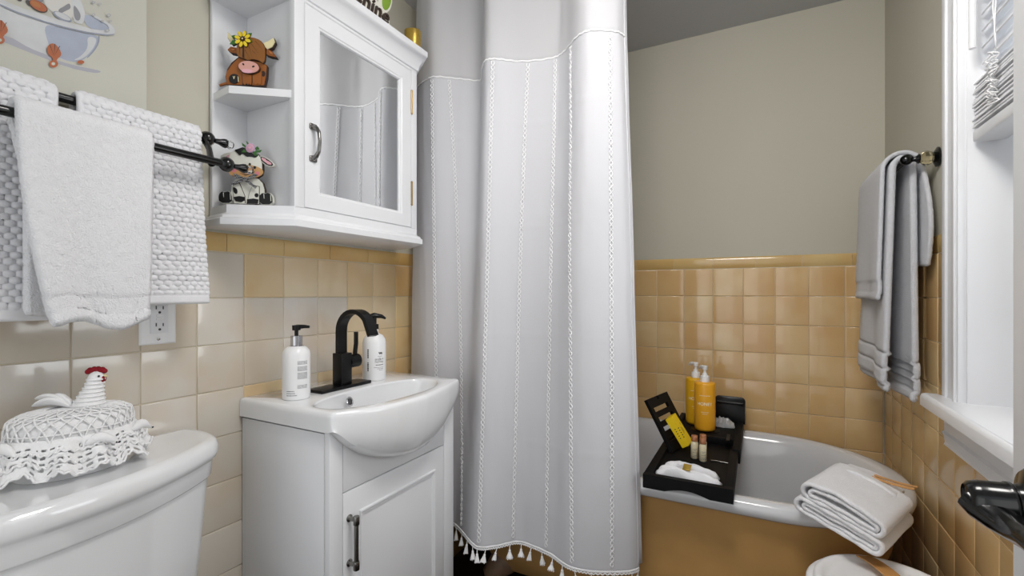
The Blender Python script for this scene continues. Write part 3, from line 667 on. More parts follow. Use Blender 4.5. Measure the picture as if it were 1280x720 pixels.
g = lambda a, o: (a[0]+o, a[1]-o, a[2]+o, a[3]-o)
loft(bm, [q4(D, CX-.018), q4(D, CX-.0015), q4(g(D, .0015), CX), q4(g(I, -.008), CX), q4(g(I, -.006), CX-.002), q4(g(I, -.002), CX-.003), q4(I, CX-.0065), q4(I, CX-.018)]); od = fin(bm, 'door', cm, ca, 20)
pa = dict(name='mirror'); bm = bmesh.new(); box(bm, CX-.012, CX-.0085, I[0]-.002, I[1]+.002, I[2]-.002, I[3]+.002)
mo = fin(bm, 'mirror', M['mirror'], ca, None); mo.parent = od; mo.matrix_parent_inverse = Matrix.Identity(4)
bm = bmesh.new(); hy = .7523
for z in (1.5, 1.424):
    box(bm, CX, CX+.003, hy-.010, hy+.010, z-.007, z+.007, .0028, 3)
    for d in (-.0055, .0055): lathe(bm, [(.0022, 0), (.0018, .0014), (0, .0016)], along((CX+.003, hy+d, z), (1, 0, 0)), 10)
tube(bm, [(CX+.002, hy, 1.499), (CX+.012, hy, 1.495), (CX+.021, hy, 1.485), (CX+.024, hy, 1.462), (CX+.021, hy, 1.439), (CX+.012, hy, 1.429), (CX+.002, hy, 1.425)], [.007, .0055, .0045, .004, .0045, .0055, .007], 12)
ho = fin(bm, 'handle', M['steel'], ca, 50); ho.parent = od; ho.matrix_parent_inverse = Matrix.Identity(4)
for z in (1.687, 1.41):
    bm = bmesh.new(); tube(bm, [(CX+.0015, 1.1068, z-.032), (CX+.0015, 1.1068, z+.032)], .0032, 12)
    for q in (-.034, .034): sphere(bm, (CX+.0015, 1.1068, z+q), .0036)
    fin(bm, 'hinge', M['brass'], ca, 60)

# ------------------------------------------------------------------ towels on rails (left wall)
def drape(bm, xb, zb, r, y0, y1, Lf, Lb, th, side=1, rz=None, ny=60, step=.006, disp=None, relief=None):
    rz = r if rz is None else rz; path = []
    nb = max(8, int(Lb/step)); na = 14; nf = max(8, int(Lf/step))
    for k in range(nb): path.append((xb-side*r, zb-Lb+Lb*k/nb, -side, 0, -(Lb-Lb*k/nb)))
    for k in range(na+1):
        a = math.pi*k/na; path.append((xb-side*r*math.cos(a), zb+rz*math.sin(a), -side*math.cos(a), math.sin(a), 0))
    for k in range(1, nf+1): path.append((xb+side*r, zb-Lf*k/nf, side, 0, Lf*k/nf))
    tot = 0; S = [0]
    for a, b in zip(path, path[1:]): tot += math.hypot(b[0]-a[0], b[1]-a[1]); S.append(tot)
    G = []
    for i, (x, z, nx, nz, dn) in enumerate(path):
        row = []
        for j in range(ny+1):
            v = j/ny; y = y0+(y1-y0)*v; p = Vector((x, y, z)); h = relief(S[i], v*(y1-y0), tot) if relief else 0
            p += Vector((nx, 0, nz))*h
            if disp: p += Vector(disp(dn, v, y, z))
            row.append(p)
        G.append(row)
    sheet(bm, G, th)
def waffle(A, width):
    def f(s, t, tot):
        if s < .016 or tot-s < .016 or t < .006 or width-t < .006: return -.0012
        p, q = .0145, .0098; row = math.floor(s/q); uu = (t+(.5*p if row % 2 else 0))/p
        a = abs(math.sin(math.pi*uu))**.7*abs(math.sin(math.pi*s/q))**.7
        return A*(min(1, a*1.25)-.4)
    return f
rack = thing('towel_rack', 'black double towel rail with crystal tipped ends on the left wall', 'towel rail', (WL, .30, 1.41)); ol = M['oil']
BX, BZ, FXR, FZ, EY = -1.05, 1.4405, -.98, 1.3755, .572
bm = bmesh.new(); tube(bm, [(BX, .0, BZ), (BX, EY, BZ)], .0078, 16); fin(bm, 'back_rail', ol, rack, 60)
bm = bmesh.new(); tube(bm, [(FXR, .0, FZ), (FXR, EY, FZ)], .0078, 16); fin(bm, 'front_rail', ol, rack, 60)
for sgn, y in ((1, EY), (-1, .0)):
    bm = bmesh.new(); lathe(bm, [(.026, 0), (.026, .004), (.019, .008), (.009, .014), (.008, .022)], along((WL, y, BZ-.012), (1, 0, 0)), 28)
    tube(bm, [(WL+.045, y, BZ-.008), (BX, y, BZ)], [.007, .009], 14)
    tube(bm, [(BX, y, BZ), (BX+.03, y-sgn*.005, BZ-.03), (FXR, y-sgn*.022, FZ-.006)], [.006, .0055, .007], 12); fin(bm, 'bracket', ol, rack, 50)
    bm = bmesh.new(); lathe(bm, [(.005, 0), (.014, .008), (.0155, .014), (.013, .021), (.005, .027)], along((WL+.02, y, BZ-.010), (1, 0, .1)), 9); fin(bm, 'crystal_spacer', M['crystalamber'], rack, 20)
    for x, z in ((BX, BZ), (FXR, FZ)):
        bm = bmesh.new(); yy = y+sgn*.008; sphere(bm, (x, yy, z), .0145, seg=24)
        lathe(bm, [(.0150, -.002), (.0156, 0), (.0150, .002)], along((x, yy, z), (1, -.35*sgn, 0)), 24, cap=False)
        lathe(bm, [(.0055, .010), (.005, .016), (.0065, .026), (.0095, .034), (.0102, .039), (.0085, .041)], along((x, yy, z), (0, sgn, 0)), 24); fin(bm, 'finial', ol, rack, 60)
        bm = bmesh.new(); lathe(bm, [(.004, .040), (.0088, .043), (.0096, .048), (.0075, .054), (.003, .057)], along((x, yy, z), (0, sgn, 0)), 9); fin(bm, 'crystal_tip', M['crystal'], rack, 20)
bm = bmesh.new()
drape(bm, BX, BZ+.001, .0145, .3605, .5570, .353, .33, .008, ny=84, step=.0026, relief=waffle(.0042, .2035),
      disp=lambda dn, v, y, z: (max(0, dn)*.050+.006*max(0, dn)/.35*math.sin(v*9+1), (max(0, dn)/.35)**2*.012*(v-.2), 0) if dn > 0 else (-min(.02, -dn*.1), 0, 0))
tag(fin(bm, 'bath_towel', M['waffle'], None, 180), 'white honeycomb woven towel on the back rail nearest the cabinet', 'towel')
bm = bmesh.new()
drape(bm, BX, BZ+.001, .0145, .085, .3310, .375, .34, .008, ny=98, step=.0026, relief=waffle(.0042, .246),
      disp=lambda dn, v, y, z: (max(0, dn)*.045+.004*max(0, dn)/.35*math.sin(v*8), -(max(0, dn)/.35)*.014*v, 0) if dn > 0 else (-min(.02, -dn*.1), 0, 0))
tag(fin(bm, 'bath_towel', M['waffle'], None, 180), 'white honeycomb woven towel at the far left edge, on the back rail', 'towel')
def plush(dn, v, y, z):
    if dn <= 0: return (.01*-dn, .018*(1-v)*min(1, -dn*10), 0)
    k = dn/.32; f = math.sin(v*11+.6)*.6+math.sin(v*5+2)*.6
    return (.010*k+.0075*k*f, .034*k*k*(1-v)-.010*k*v, .009*k*math.sin(v*7)*(k > .8)*((k-.8)/.2)+.002*noise.noise(Vector((v*9, dn*20, 1))))
def hemband(s, t, tot):
    d = tot-s
    return (-.0025 if .012 < d < .045 else 0)+.0012*noise.noise(Vector((s*160, t*160, 3)))+.0006*noise.noise(Vector((s*60, t*60, 9)))
bm = bmesh.new(); drape(bm, FXR, FZ+.002, .0178, .2680, .4340, .318, .30, .014, ny=70, step=.0035, disp=plush, relief=hemband)
tag(fin(bm, 'hand_towel', M['terry'], None, 180), 'white plush terry hand towel hanging on the front rail', 'towel')

# socket
so = thing('wall_outlet', 'white two socket wall outlet with test buttons, under the towels', 'outlet', (WL, .521, 1.055))
bm = bmesh.new(); pl = [Vector((WL+h, y, z)) for h, o in ((0, 0), (.003, 0), (.0055, .003), (.0055, .012)) for y, z in ((.4866+o, .9986+o), (.5545-o, .9986+o), (.5545-o, 1.1120-o), (.4866+o, 1.1120-o))]
loft(bm, [pl[i:i+4] for i in range(0, 16, 4)], cap1=True); fin(bm, 'cover_plate', M['plastic'], so, 30)
boxo('socket_face', (WL+.005, WL+.0078, .5045, .5380, 1.0215, 1.0890), M['white'], so, .0012)
bm = bmesh.new(); xs = WL+.0078
for zc in (1.0375, 1.0735):
    for y, h in ((.5150, .0075), (.5280, .0065)): box(bm, xs-.001, xs+.0002, y-.0011, y+.0011, zc-.001, zc-.001+h)
    prism(bm, ell(.5215, zc-.0075, .0026, .0026, 12), Matrix(((0, 0, 1, xs-.001), (1, 0, 0, 0), (0, 1, 0, 0), (0, 0, 0, 1))), 0, .0013)
fin(bm, 'slots', M['gap'], so, None)
for z in (1.0520, 1.0590): boxo('button', (xs-.001, xs+.0014, .5150, .5285, z-.0024, z+.0024), M['plastic'], so, .0006)
bm = bmesh.new(); ms = along((WL+.0055, .5205, 1.0095), (1, 0, 0)); lathe(bm, [(.0030, 0), (.0026, .0012), (0, .0014)], ms, 16); fin(bm, 'screw', M['steel'], so)

# ------------------------------------------------------------------ picture on the left wall
PXX = WL+.012
pm = ['canvas', 'tubpale', 'tubblue', 'tubline', 'claw', 'shade', 'furgrey', 'furlight', 'furdark', 'orangefur', 'cowdark']
bm = bmesh.new(); box(bm, WL-.002, PXX, -.16, .4964, 1.452, 2.02, .0015)
layer = [0]
def art(poly, mi, sm=0):
    layer[0] += 1
    p = smooth_poly(poly, sm) if sm else poly
    vs = [atX(x/5.537, y/5.537, PXX) for x, y in p]; e = .00012*layer[0]
    f = bm.faces.new([bm.verts.new((v.x+e, v.y, v.z)) for v in vs]); f.material_index = pm.index(mi)
art([(-60, 250), (40, 238), (330, 385), (420, 428), (560, 462), (660, 482), (700, 494), (690, 503), (640, 505), (480, 470), (330, 412), (150, 342), (20, 288), (-60, 270)], 'shade', 1)
art([(-60, -10), (100, 70), (250, 130), (400, 185), (560, 225), (685, 245), (676, 300), (645, 350), (600, 398), (560, 422), (510, 430), (440, 417), (330, 382), (200, 332), (100, 272), (40, 238), (-60, 205)], 'tubpale', 1)
art([(300, 160), (430, 195), (560, 225), (684, 246), (676, 300), (645, 350), (600, 398), (560, 422), (510, 429), (450, 418), (380, 380), (330, 300)], 'tubblue', 2)
art([(600, 250), (672, 262), (655, 320), (610, 378), (560, 412), (500, 420), (560, 390), (610, 330)], 'tubpale', 2)
art([(690, 248), (686, 300), (655, 352), (608, 402), (596, 402), (645, 348), (674, 298), (678, 246)], 'tubline', 1)
art([(585, 165), (580, 110), (600, 100), (660, 120), (730, 155), (770, 190), (760, 225), (700, 225), (640, 205)], 'tubblue', 2)
art([(330, -80), (500, -80), (505, 60), (500, 135), (450, 122), (380, 90), (320, 55), (290, -20)], 'furlight', 1)
art([(480, -80), (530, -60), (570, 30), (588, 95), (578, 165), (530, 165), (505, 140), (500, 60)], 'tubpale', 1)
art([(505, 30), (535, 60), (560, 110), (545, 150), (510, 130)], 'furgrey', 2)
art([(395, 70), (450, 40), (480, 20), (490, 60), (455, 75), (420, 95)], 'furgrey', 2)
art([(160, -40), (300, -60), (310, 10), (240, 30), (180, 10)], 'furgrey', 2)
art([(170, 5), (200, 0), (220, 40), (195, 45)], 'furdark', 1); art([(110, -20), (150, -20), (150, 12), (118, 8)], 'furdark', 1)
art(ell(262, 45, 72, 34, 20, .5), 'cowdark'); art(ell(262, 42, 66, 29, 20, .5), 'claw'); art(ell(245, 32, 40, 15, 16, .5), 'orangefur')
art([(-60, -30), (60, 22), (160, 62), (350, 122), (500, 165), (620, 200), (700, 212), (750, 205), (752, 192), (735, 172), (690, 145), (640, 120), (660, 112), (725, 146), (772, 178), (795, 212), (788, 240), (740, 248), (600, 230), (450, 196), (300, 152), (120, 92), (-60, 10)], 'tubpale')
art([(-60, 4), (120, 84), (300, 145), (450, 188), (600, 222), (740, 240), (788, 236), (788, 242), (740, 249), (600, 232), (450, 198), (300, 154), (120, 94), (-60, 14)], 'tubline')
art(ell(428, 118, 72, 24, 20, .45), 'tubline'); art(ell(430, 114, 60, 17, 20, .45), 'tubpale')
for cx, cy in ((362, 352), (-8, 190)):
    art([(cx+a, cy+b) for a, b in ((0, -52), (28, -36), (58, 12), (56, 38), (28, 60), (22, 90), (-2, 88), (0, 50), (-34, 28), (-44, -8), (-30, -40))], 'claw', 1)
    for a in (-.5, .1, .7): art([(cx+8, cy+40), (cx+8+60*math.sin(a)-3, cy+20-66*math.cos(a)), (cx+8+60*math.sin(a)+3, cy+20-66*math.cos(a))], 'cowdark')
    art(ell(cx+4, cy+92, 31, 26), 'claw'); art(ell(cx+2, cy+92, 13, 11), 'canvas')
art(ell(553, 433, 24, 13), 'claw')
for cx, cy, r in ((640, 20, 13), (685, 32, 10), (640, 106, 12), (745, 110, 15), (757, 150, 9), (700, 150, 10), (735, 215, 14)): art(ell(cx, cy, r, r*.75, 14), 'shade'); art(ell(cx, cy, r*.6, r*.42, 14), 'canvas')
tag(fin(bm, 'canvas_picture', [M[k] for k in pm], None, None), 'pale canvas picture of animals in a clawfoot tub above the towels', 'picture')

# ------------------------------------------------------------------ ornaments on the cabinet shelves
def ginghammat():
    m = bpy.data.materials.new('grey gingham ribbon'); m.use_nodes = True; nt = m.node_tree; p = nt.nodes['Principled BSDF']; p.inputs['Roughness'].default_value = .8
    tc = nt.nodes.new('ShaderNodeTexCoord'); ck = nt.nodes.new('ShaderNodeTexChecker'); ck.inputs['Scale'].default_value = 330
    ck.inputs['Color1'].default_value = srgb(40, 40, 44); ck.inputs['Color2'].default_value = srgb(150, 150, 153)
    nt.links.new(tc.outputs['Object'], ck.inputs['Vector']); nt.links.new(ck.outputs['Color'], p.inputs['Base Color']); return m
class Cut:                                       # flat wooden cut-outs standing on a shelf
    def __init__(s, P0, u, x0, y0, k):
        s.P0, s.u = Vector(P0), Vector(u).normalized(); s.n = s.u.cross(Vector((0, 0, 1))); s.x0, s.y0, s.k = x0, y0, k
        s.M = frame(s.P0, s.u, (0, 0, 1), s.n)
    def pt(s, x, y):
        p = onp(s.x0+x/s.k, s.y0+y/s.k, s.P0, s.n)-s.P0; return (p.dot(s.u), max(p.z, .0002))
    def part(s, name, shapes, root):             # shapes: (points, material, back, front)
        mats = []; bm = bmesh.new()
        for poly, m, a, b in shapes:
            if m not in mats: mats.append(m)
            prism(bm, [s.pt(*q) for q in poly], s.M, a, b, mi=mats.index(m))
        o = fin(bm, name, [M[m] for m in mats], root, 20); return o
def grow(poly, d):
    cx = sum(p[0] for p in poly)/len(poly); cy = sum(p[1] for p in poly)/len(poly)
    return [(x+(x-cx)/max(1, math.hypot(x-cx, y-cy))*d, y+(y-cy)/max(1, math.hypot(x-cx, y-cy))*d) for x, y in poly]
A = Cut((-1.032, .668, 1.571), (.80, .60, 0), 265, 30, 8.47)
ka = thing('cow_figurine', 'brown shaggy highland cow cut-out with yellow flower, on the upper open shelf', 'figurine', A.P0)
body = [(165, 640), (148, 560), (165, 480), (215, 410), (290, 350), (400, 385), (520, 410), (580, 440), (572, 560), (552, 650), (450, 650)]
A.part('body', [(grow(body, 6), 'cowdark', -.012, 0), (body, 'cowbrown', 0, .0012), ([(318, 520), (428, 530), (428, 650), (325, 650)], 'cowdark', .0012, .0018), ([(324, 528), (424, 534), (424, 632), (410, 650), (400, 632), (385, 650), (370, 632), (352, 650), (332, 630)], 'cowbrown', .0018, .003),
    ([(432, 530), (532, 520), (525, 632), (508, 650), (492, 632), (470, 650), (452, 632), (438, 650)], 'cowbrown', .0018, .003), ([(160, 632), (75, 652), (70, 640), (120, 622), (160, 612)], 'cowbrown', -.006, .0), (ell(545, 530, 22, 30), 'cowdark', .0012, .002),
    (ell(238, 585, 56, 54), 'cowdark', .0012, .002), ([(262, 370), (290, 352), (205, 440), (168, 500), (172, 480), (205, 425)], 'cowdark', .0012, .0016)], ka)
A.part('hoof', [(ell(240, 590, 46, 48), 'blk', .002, .004), ([(228, 560), (234, 560), (240, 580), (246, 560), (252, 560), (242, 592), (238, 592)], 'horn', .004, .0044), ([(280, 560), (290, 575), (292, 620), (284, 620)], 'horn', .004, .0044)], ka)
for e, q in (([(165, 275), (200, 240), (272, 255), (272, 320), (200, 305)], [(195, 275), (235, 262), (255, 280), (225, 295)]), ([(580, 262), (640, 290), (690, 355), (620, 345), (572, 325)], [(600, 282), (640, 300), (660, 335), (610, 320)])):
    A.part('ear', [(e, 'cowdark', -.012, .0), (grow(e, -4), 'cowbrown', 0, .002), (q, 'cowdark', .002, .0024), (grow(q, -5), 'orangefur', .0024, .0028)], ka)
for h in ([(165, 88), (172, 150), (205, 208), (240, 190), (228, 150), (190, 112)], [(545, 205), (600, 185), (655, 150), (668, 195), (640, 245), (590, 270), (560, 250)]):
    A.part('horn', [(grow(h, 5), 'cowdark', -.012, .0), (h, 'horn', 0, .002)], ka)
hair = smooth_poly([(278, 355), (272, 270), (290, 195), (350, 158), (440, 158), (515, 185), (562, 240), (578, 310), (560, 440), (510, 400), (440, 385), (400, 400), (350, 380)], 1)
strand = [([(x, y), (x+5, y), (x2, y2)], 'cowdark', .0075, .0079) for x, y, x2, y2 in ((345, 220, 345, 375), (390, 210, 440, 385), (430, 230, 520, 350), (470, 200, 555, 300), (360, 290, 420, 390), (440, 300, 500, 360), (300, 250, 310, 350))]
A.part('hair', [(grow(hair, 5), 'cowdark', 0, .005), (hair, 'cowhair', .005, .0075), ([(340, 200), (352, 200), (356, 380), (336, 370)], 'cowdark', .0075, .008)]+strand, ka)
A.part('muzzle', [(ell(405, 475, 114, 68, 24, .12), 'cowdark', .0012, .0078), (ell(405, 474, 108, 62, 24, .12), 'pink', .0078, .0095), (ell(392, 520, 60, 22, 18, .08), 'pinkear', .0095, .0105), (ell(350, 448, 13, 9, 12, .8), 'blk', .0095, .0102), (ell(455, 472, 14, 9, 12, -.3), 'blk', .0095, .0102)], ka)
fl = [(ell(345+58*math.cos(a), 185+58*math.sin(a), 34, 21, 14, a), 'cowdark', .0085, .010) for a in [math.pi/4*k+.3 for k in range(8)]]+[(ell(345+58*math.cos(a), 185+58*math.sin(a), 30, 17, 14, a), 'petal', .010, .0114) for a in [math.pi/4*k+.3 for k in range(8)]]+[(ell(345, 185, 20, 20), 'cowdark', .0112, .0125), (ell(345, 185, 8, 8), 'horn', .0125, .013)]
A.part('flower', [(p, 'leaf', .008, .0095) for p in ([(300, 150), (260, 140), (222, 148), (240, 178), (290, 180)], [(290, 195), (235, 195), (205, 235), (250, 240), (300, 220)], [(375, 140), (410, 118), (438, 120), (430, 150), (390, 165)], [(390, 195), (430, 180), (445, 210), (420, 225), (385, 215)])]+fl, ka)
B = Cut((-1.038, .668, 1.3047), (.80, .60, 0), 235, 155, 6.5417)
kb = thing('cow_figurine', 'white spotted cow cut-out with lilac rose and gingham bow, on the lower shelf', 'figurine', B.P0)
bd = smooth_poly([(395, 440), (352, 510), (355, 655), (610, 655), (632, 560), (600, 455), (500, 430)], 1); hd_ = smooth_poly([(385, 215), (340, 260), (348, 340), (370, 430), (470, 455), (595, 435), (615, 350), (590, 255), (500, 200)], 1)
B.part('body', [(grow(bd, 3), 'cowdark', -.012, -.001), (bd, 'cowwhite', -.001, .001), ([(372, 500), (425, 480), (470, 590), (472, 650), (375, 650)], 'cowdark', .001, .0015), ([(376, 504), (422, 488), (465, 590), (466, 650), (380, 650)], 'cowwhite', .0015, .003), ([(530, 500), (588, 510), (588, 655), (482, 655), (500, 570)], 'cowdark', .001, .0015), ([(532, 506), (583, 515), (583, 655), (488, 655), (505, 572)], 'cowwhite', .0015, .003),
    (smooth_poly([(372, 515), (405, 530), (412, 565), (395, 578), (375, 555)], 1), 'blk', .003, .0034), (ell(565, 585, 17, 17), 'blk', .003, .0034)], kb)
for p in ([(378, 600), (425, 592), (470, 600), (468, 628), (440, 642), (395, 635)], [(488, 618), (540, 612), (582, 620), (576, 655), (490, 655)]): B.part('hoof', [(p, 'blk', .003, .0042)], kb)
for c in ((310, 600), (640, 612)):
    f_ = smooth_poly([(c[0]-52, c[1]+45), (c[0]-56, c[1]-20), (c[0]-30, c[1]-48), (c[0]-4, c[1]-40), (c[0]+22, c[1]-50), (c[0]+50, c[1]-22), (c[0]+52, c[1]+45)], 1)
    B.part('foot', [(grow(f_, 5), 'cowwhite', -.012, .0), (f_, 'blk', 0, .0025), ([(c[0]-20, c[1]-38), (c[0]-14, c[1]-38), (c[0]-12, c[1]), (c[0]-16, c[1])], 'cowwhite', .0025, .003), ([(c[0]+36, c[1]-34), (c[0]+42, c[1]-28), (c[0]+44, c[1]+20), (c[0]+39, c[1]+20)], 'cowwhite', .0025, .003)], kb)
B.part('head', [(grow(hd_, 3), 'cowdark', -.010, .0025), (hd_, 'cowwhite', .0025, .005), (ell(513, 335, 9, 11), 'blk', .005, .0058), (ell(557, 363, 11, 12), 'blk', .0078, .0084)], kb)
B.part('ear', [(smooth_poly([(255, 272), (310, 238), (385, 228), (385, 275), (320, 290)], 1), 'cowwhite', -.008, .002), (ell(345, 268, 34, 14, 14, -.25), 'pinkear', .002, .003)], kb)
er = smooth_poly([(582, 262), (640, 272), (692, 310), (712, 350), (650, 350), (602, 312)], 1)
B.part('ear', [(er, 'cowwhite', -.008, .002), (grow(er, -8), 'blk', .002, .003), (grow(er, -20), 'pinkear', .003, .0036)], kb)
B.part('hair', [(smooth_poly([(385, 220), (425, 208), (465, 192), (500, 225), (550, 255), (588, 255), (560, 285), (520, 270), (485, 275), (455, 245), (430, 268), (410, 240)], 1), 'blk', .005, .0065)], kb)
B.part('muzzle', [(smooth_poly(ell(484, 398, 140, 56, 20, .0), 1), 'tanmuz', .005, .0075), (ell(388, 386, 20, 17), 'blush', .0075, .008), (ell(578, 412, 20, 17), 'blush', .0075, .008), ([(430, 405), (480, 420), (540, 405), (560, 388), (545, 412), (480, 428)], 'cowdark', .0075, .008)], kb)
B.part('flower', [(p, 'leaf', .0065, .008) for p in ([(490, 190), (450, 160), (455, 185), (485, 205)], [(495, 180), (485, 145), (508, 165), (510, 190)], [(470, 215), (445, 240), (490, 240)], [(555, 205), (580, 190), (595, 215), (565, 222)], [(560, 225), (612, 220), (600, 240), (560, 240)], [(540, 235), (570, 235), (572, 270), (550, 262)])]+[(ell(522, 205, r, r*.92, 12, r), c, z, z+.0012) for r, c, z in ((40, 'lilac', .008), (30, 'pinkear', .0092), (22, 'lilac', .0104), (12, 'pinkear', .0116))], kb)
M['gingham'] = ginghammat()
B.part('bow', [(p, 'gingham', .0085, .0108) for p in ([(385, 415), (415, 418), (470, 445), (470, 465), (405, 452)], [(490, 450), (560, 412), (582, 425), (560, 445), (490, 468)], [(465, 455), (400, 480), (362, 500), (380, 508), (475, 470)], [(485, 460), (520, 480), (575, 520), (562, 535), (515, 500), (470, 468)])]+[(ell(480, 458, 18, 16), 'gingham', .0108, .0122)], kb)
# sign and gilt pot on top of the cabinet
SX = -.952
sg = thing('sunflower_sign', 'white wooden word sign with green leaves on top of the cabinet', 'sign', (SX, .94, 1.85))
bm = bmesh.new(); Mx = Matrix(((0, 0, 1, SX), (1, 0, 0, 0), (0, 1, 0, 0), (0, 0, 0, 1)))
prism(bm, [(.775, 1.85), (1.036, 1.85), (1.036, 1.918), (1.0, 1.935), (.80, 1.93), (.775, 1.90)], Mx, -.014, 0, .001); fin(bm, 'board', M['signwhite'], sg)
bm = bmesh.new(); put_text(bm, fit_text('Sunshine', .215, bold=.008, shear=.25), lambda x, y: Vector((SX+.006, .922+x, 1.9085+y*1.0)))
ex = bmesh.ops.extrude_face_region(bm, geom=bm.faces[:]); bmesh.ops.translate(bm, verts=[v for v in ex['geom'] if isinstance(v, bmesh.types.BMVert)], vec=(-.006, 0, 0)); fin(bm, 'lettering', M['brownink'], sg, None)
for cy, cz, ro in ((1.022, 1.957, 1.25), (.955, 1.972, 1.9)):
    bm = bmesh.new(); prism(bm, ell(cy, cz, .040, .021, 24, ro), Mx, -.012, .001); lf = fin(bm, 'leaf_backing', M['signwhite'], sg)
    bm = bmesh.new(); prism(bm, ell(cy, cz, .034, .0155, 24, ro), Mx, .001, .003, .0006); fin(bm, 'leaf', M['lime'], sg)
bm = bmesh.new(); prism(bm, [(.990, 1.934), (1.000, 1.934), (1.000, 2.0), (.990, 2.0)], Mx, -.012, .0); fin(bm, 'stem', M['signwhite'], sg)
for k in range(10):
    a = k*math.pi/5; bm = bmesh.new(); prism(bm, ell(1.0+.030*math.cos(a), 2.012+.030*math.sin(a), .021, .0105, 14, a), Mx, -.002, .002, .0005); fin(bm, 'petal', M['petal'], sg)
bm = bmesh.new(); prism(bm, ell(1.0, 2.012, .018, .018), Mx, -.012, .004, .001); fin(bm, 'flower_centre', M['brownink'], sg)
gp = Vector((-.972, 1.164, 1.8503)); bm = bmesh.new(); bx_ = [(-.026, -.026), (.026, -.026), (.026, .026), (-.026, .026)]
mg = T(*gp) @ Matrix.Rotation(.45, 4, 'Z')
loft(bm, [[mg @ Vector((x*s, y*s, z)) for x, y in smooth_poly(bx_, 2)] for s, z in ((.86, 0), (.9, .002), (1.0, .086), (1.0, .089), (.94, .089), (.92, .075), (.8, .01))], cap0=True, cap1=True)
tag(fin(bm, 'gilt_pot', M['gold'], None, 40), 'small gold patterned square pot on the cabinet top near the curtain', 'pot')

# ------------------------------------------------------------------ toilet and hen cover
to = thing('toilet', 'white toilet with bowed tank in the left foreground', 'toilet', (-.98, .27, 0)); ce = M['ceramic']
LY, HW = .275, .309
def lid_pts(ins, z, xb=-1.119):
    fx = lambda e: -.872-.118*e*e
    half = [(fx(e), e*HW) for e in (0, .15, .3, .45, .6, .72, .82, .90)]+[(fx(.96)-.012, HW*.965), (-1.03, HW), (-1.085, HW), (xb, HW*.96), (xb, HW*.85), (xb, HW*.45)]
    P = [(x, LY-y) for x, y in half[:0:-1]]+[(x, LY+y) for x, y in half]
    P = smooth_poly(P, 3); n = len(P); R_ = []
    for i in range(n):
        a, b = Vector(P[i-1]), Vector(P[(i+1) % n]); t = (b-a).normalized(); p = Vector(P[i])+Vector((-t.y, t.x))*ins
        R_.append(Vector((p.x, p.y, z)))
    return R_
ZL = .811
bm = bmesh.new(); loft(bm, [lid_pts(i, z) for i, z in ((.020, ZL-.076), (.015, ZL-.076), (.0125, ZL-.072), (.010, ZL-.044), (.0085, ZL-.040), (.003, ZL-.036), (0, ZL-.026), (.001, ZL-.014), (.006, ZL-.004), (.014, ZL), (.022, ZL-.0005), (.034, ZL-.0012), (.06, ZL-.0015))], cap0=True, cap1=True); fin(bm, 'tank_lid', ce, to, 60)
bm = bmesh.new(); loft(bm, [lid_pts(i, z) for i, z in ((.10, .385), (.065, .40), (.045, .45), (.030, .60), (.019, .735))], cap0=True, cap1=True); fin(bm, 'tank', ce, to, 60)
bm = bmesh.new(); fl_ = Vector((-.892, .085, .69))
lathe(bm, [(.014, -.02), (.014, .004), (.010, .010)], along(fl_, (1, -.2, 0)), 20); tube(bm, [fl_+Vector((.008, 0, 0)), fl_+Vector((.020, .04, -.003)), fl_+Vector((.024, .098, -.010))], [.006, .006, .0085], 12); fin(bm, 'flush_lever', M['chrome'], to, 60)
def oval(cx, a, b, z, n=48, back=.6): return [Vector((cx+a*math.cos(t)*(1 if math.cos(t) > 0 else back), LY+b*math.sin(t), z)) for t in [2*math.pi*k/n for k in range(n)]]
bm = bmesh.new(); loft(bm, [oval(-.72, .15, .11, 0), oval(-.72, .15, .11, .05), oval(-.70, .14, .10, .18), oval(-.66, .22, .16, .32), oval(-.66, .25, .18, .39), oval(-.66, .24, .17, .40), oval(-.66, .19, .13, .39), oval(-.66, .14, .1, .25)], cap0=True, cap1=True)
box(bm, -1.05, -.75, LY-.10, LY+.10, .30, .388, .02); fin(bm, 'bowl', ce, to, 50)
bm = bmesh.new(); loft(bm, [oval(-.66, .25, .182, .402), oval(-.66, .255, .186, .412), oval(-.66, .25, .18, .435), oval(-.66, .2, .14, .442)], cap0=True, cap1=True); fin(bm, 'seat', M['plastic'], to, 50)

HC = Vector((-1.026, .350, ZL-.001))
hen = thing('hen_cover', 'white crocheted hen cover with red comb and lace skirt on toilet tank', 'ornament', HC); la = M['lace']
def hp(a, b, t, z): return HC+Vector((b*math.cos(t), a*math.sin(t), z))
bm = bmesh.new(); lathe(bm, [(0, 0), (.985, 0), (1, .004), (1, .06), (.97, .075)], T(*HC), 56, .068, .088)
fin(bm, 'base', M['plastic'], hen, 60)
bm = bmesh.new()
prof = [(.076, .096, .020), (.077, .097, .055), (.076, .096, .092), (.072, .092, .106), (.060, .078, .114), (.042, .055, .118), (.02, .025, .120)]
loft(bm, [[hp(a, b, 2*math.pi*k/72, z) for k in range(72)] for b, a, z in prof], cap1=True); fin(bm, 'cover', la, hen, 70)
bm = bmesh.new(); nst = 26                        # open crochet diamonds over the cover
def onp_(t, s):
    x = s*(len(prof)-1.001); i = int(x); f_ = x-i; a = [u+(v-u)*f_ for u, v in zip(prof[i], prof[i+1])]; return hp(a[1]+.003, a[0]+.003, t, a[2]+.002)
for k in range(nst):
    for sg_ in (1, -1):
        tube(bm, [onp_(2*math.pi*(k+sg_*3.2*q/24)/nst, .10+.84*q/24) for q in range(25)], .0017, 5)
for s in (.3, .62, .93): tube(bm, [onp_(2*math.pi*k/80, s) for k in range(80)], .0016, 5, closed=True)
fin(bm, 'crochet_net', la, hen, 180)
bm = bmesh.new(); NT, NZ = 260, 26; V = []; rl = random.Random(5)
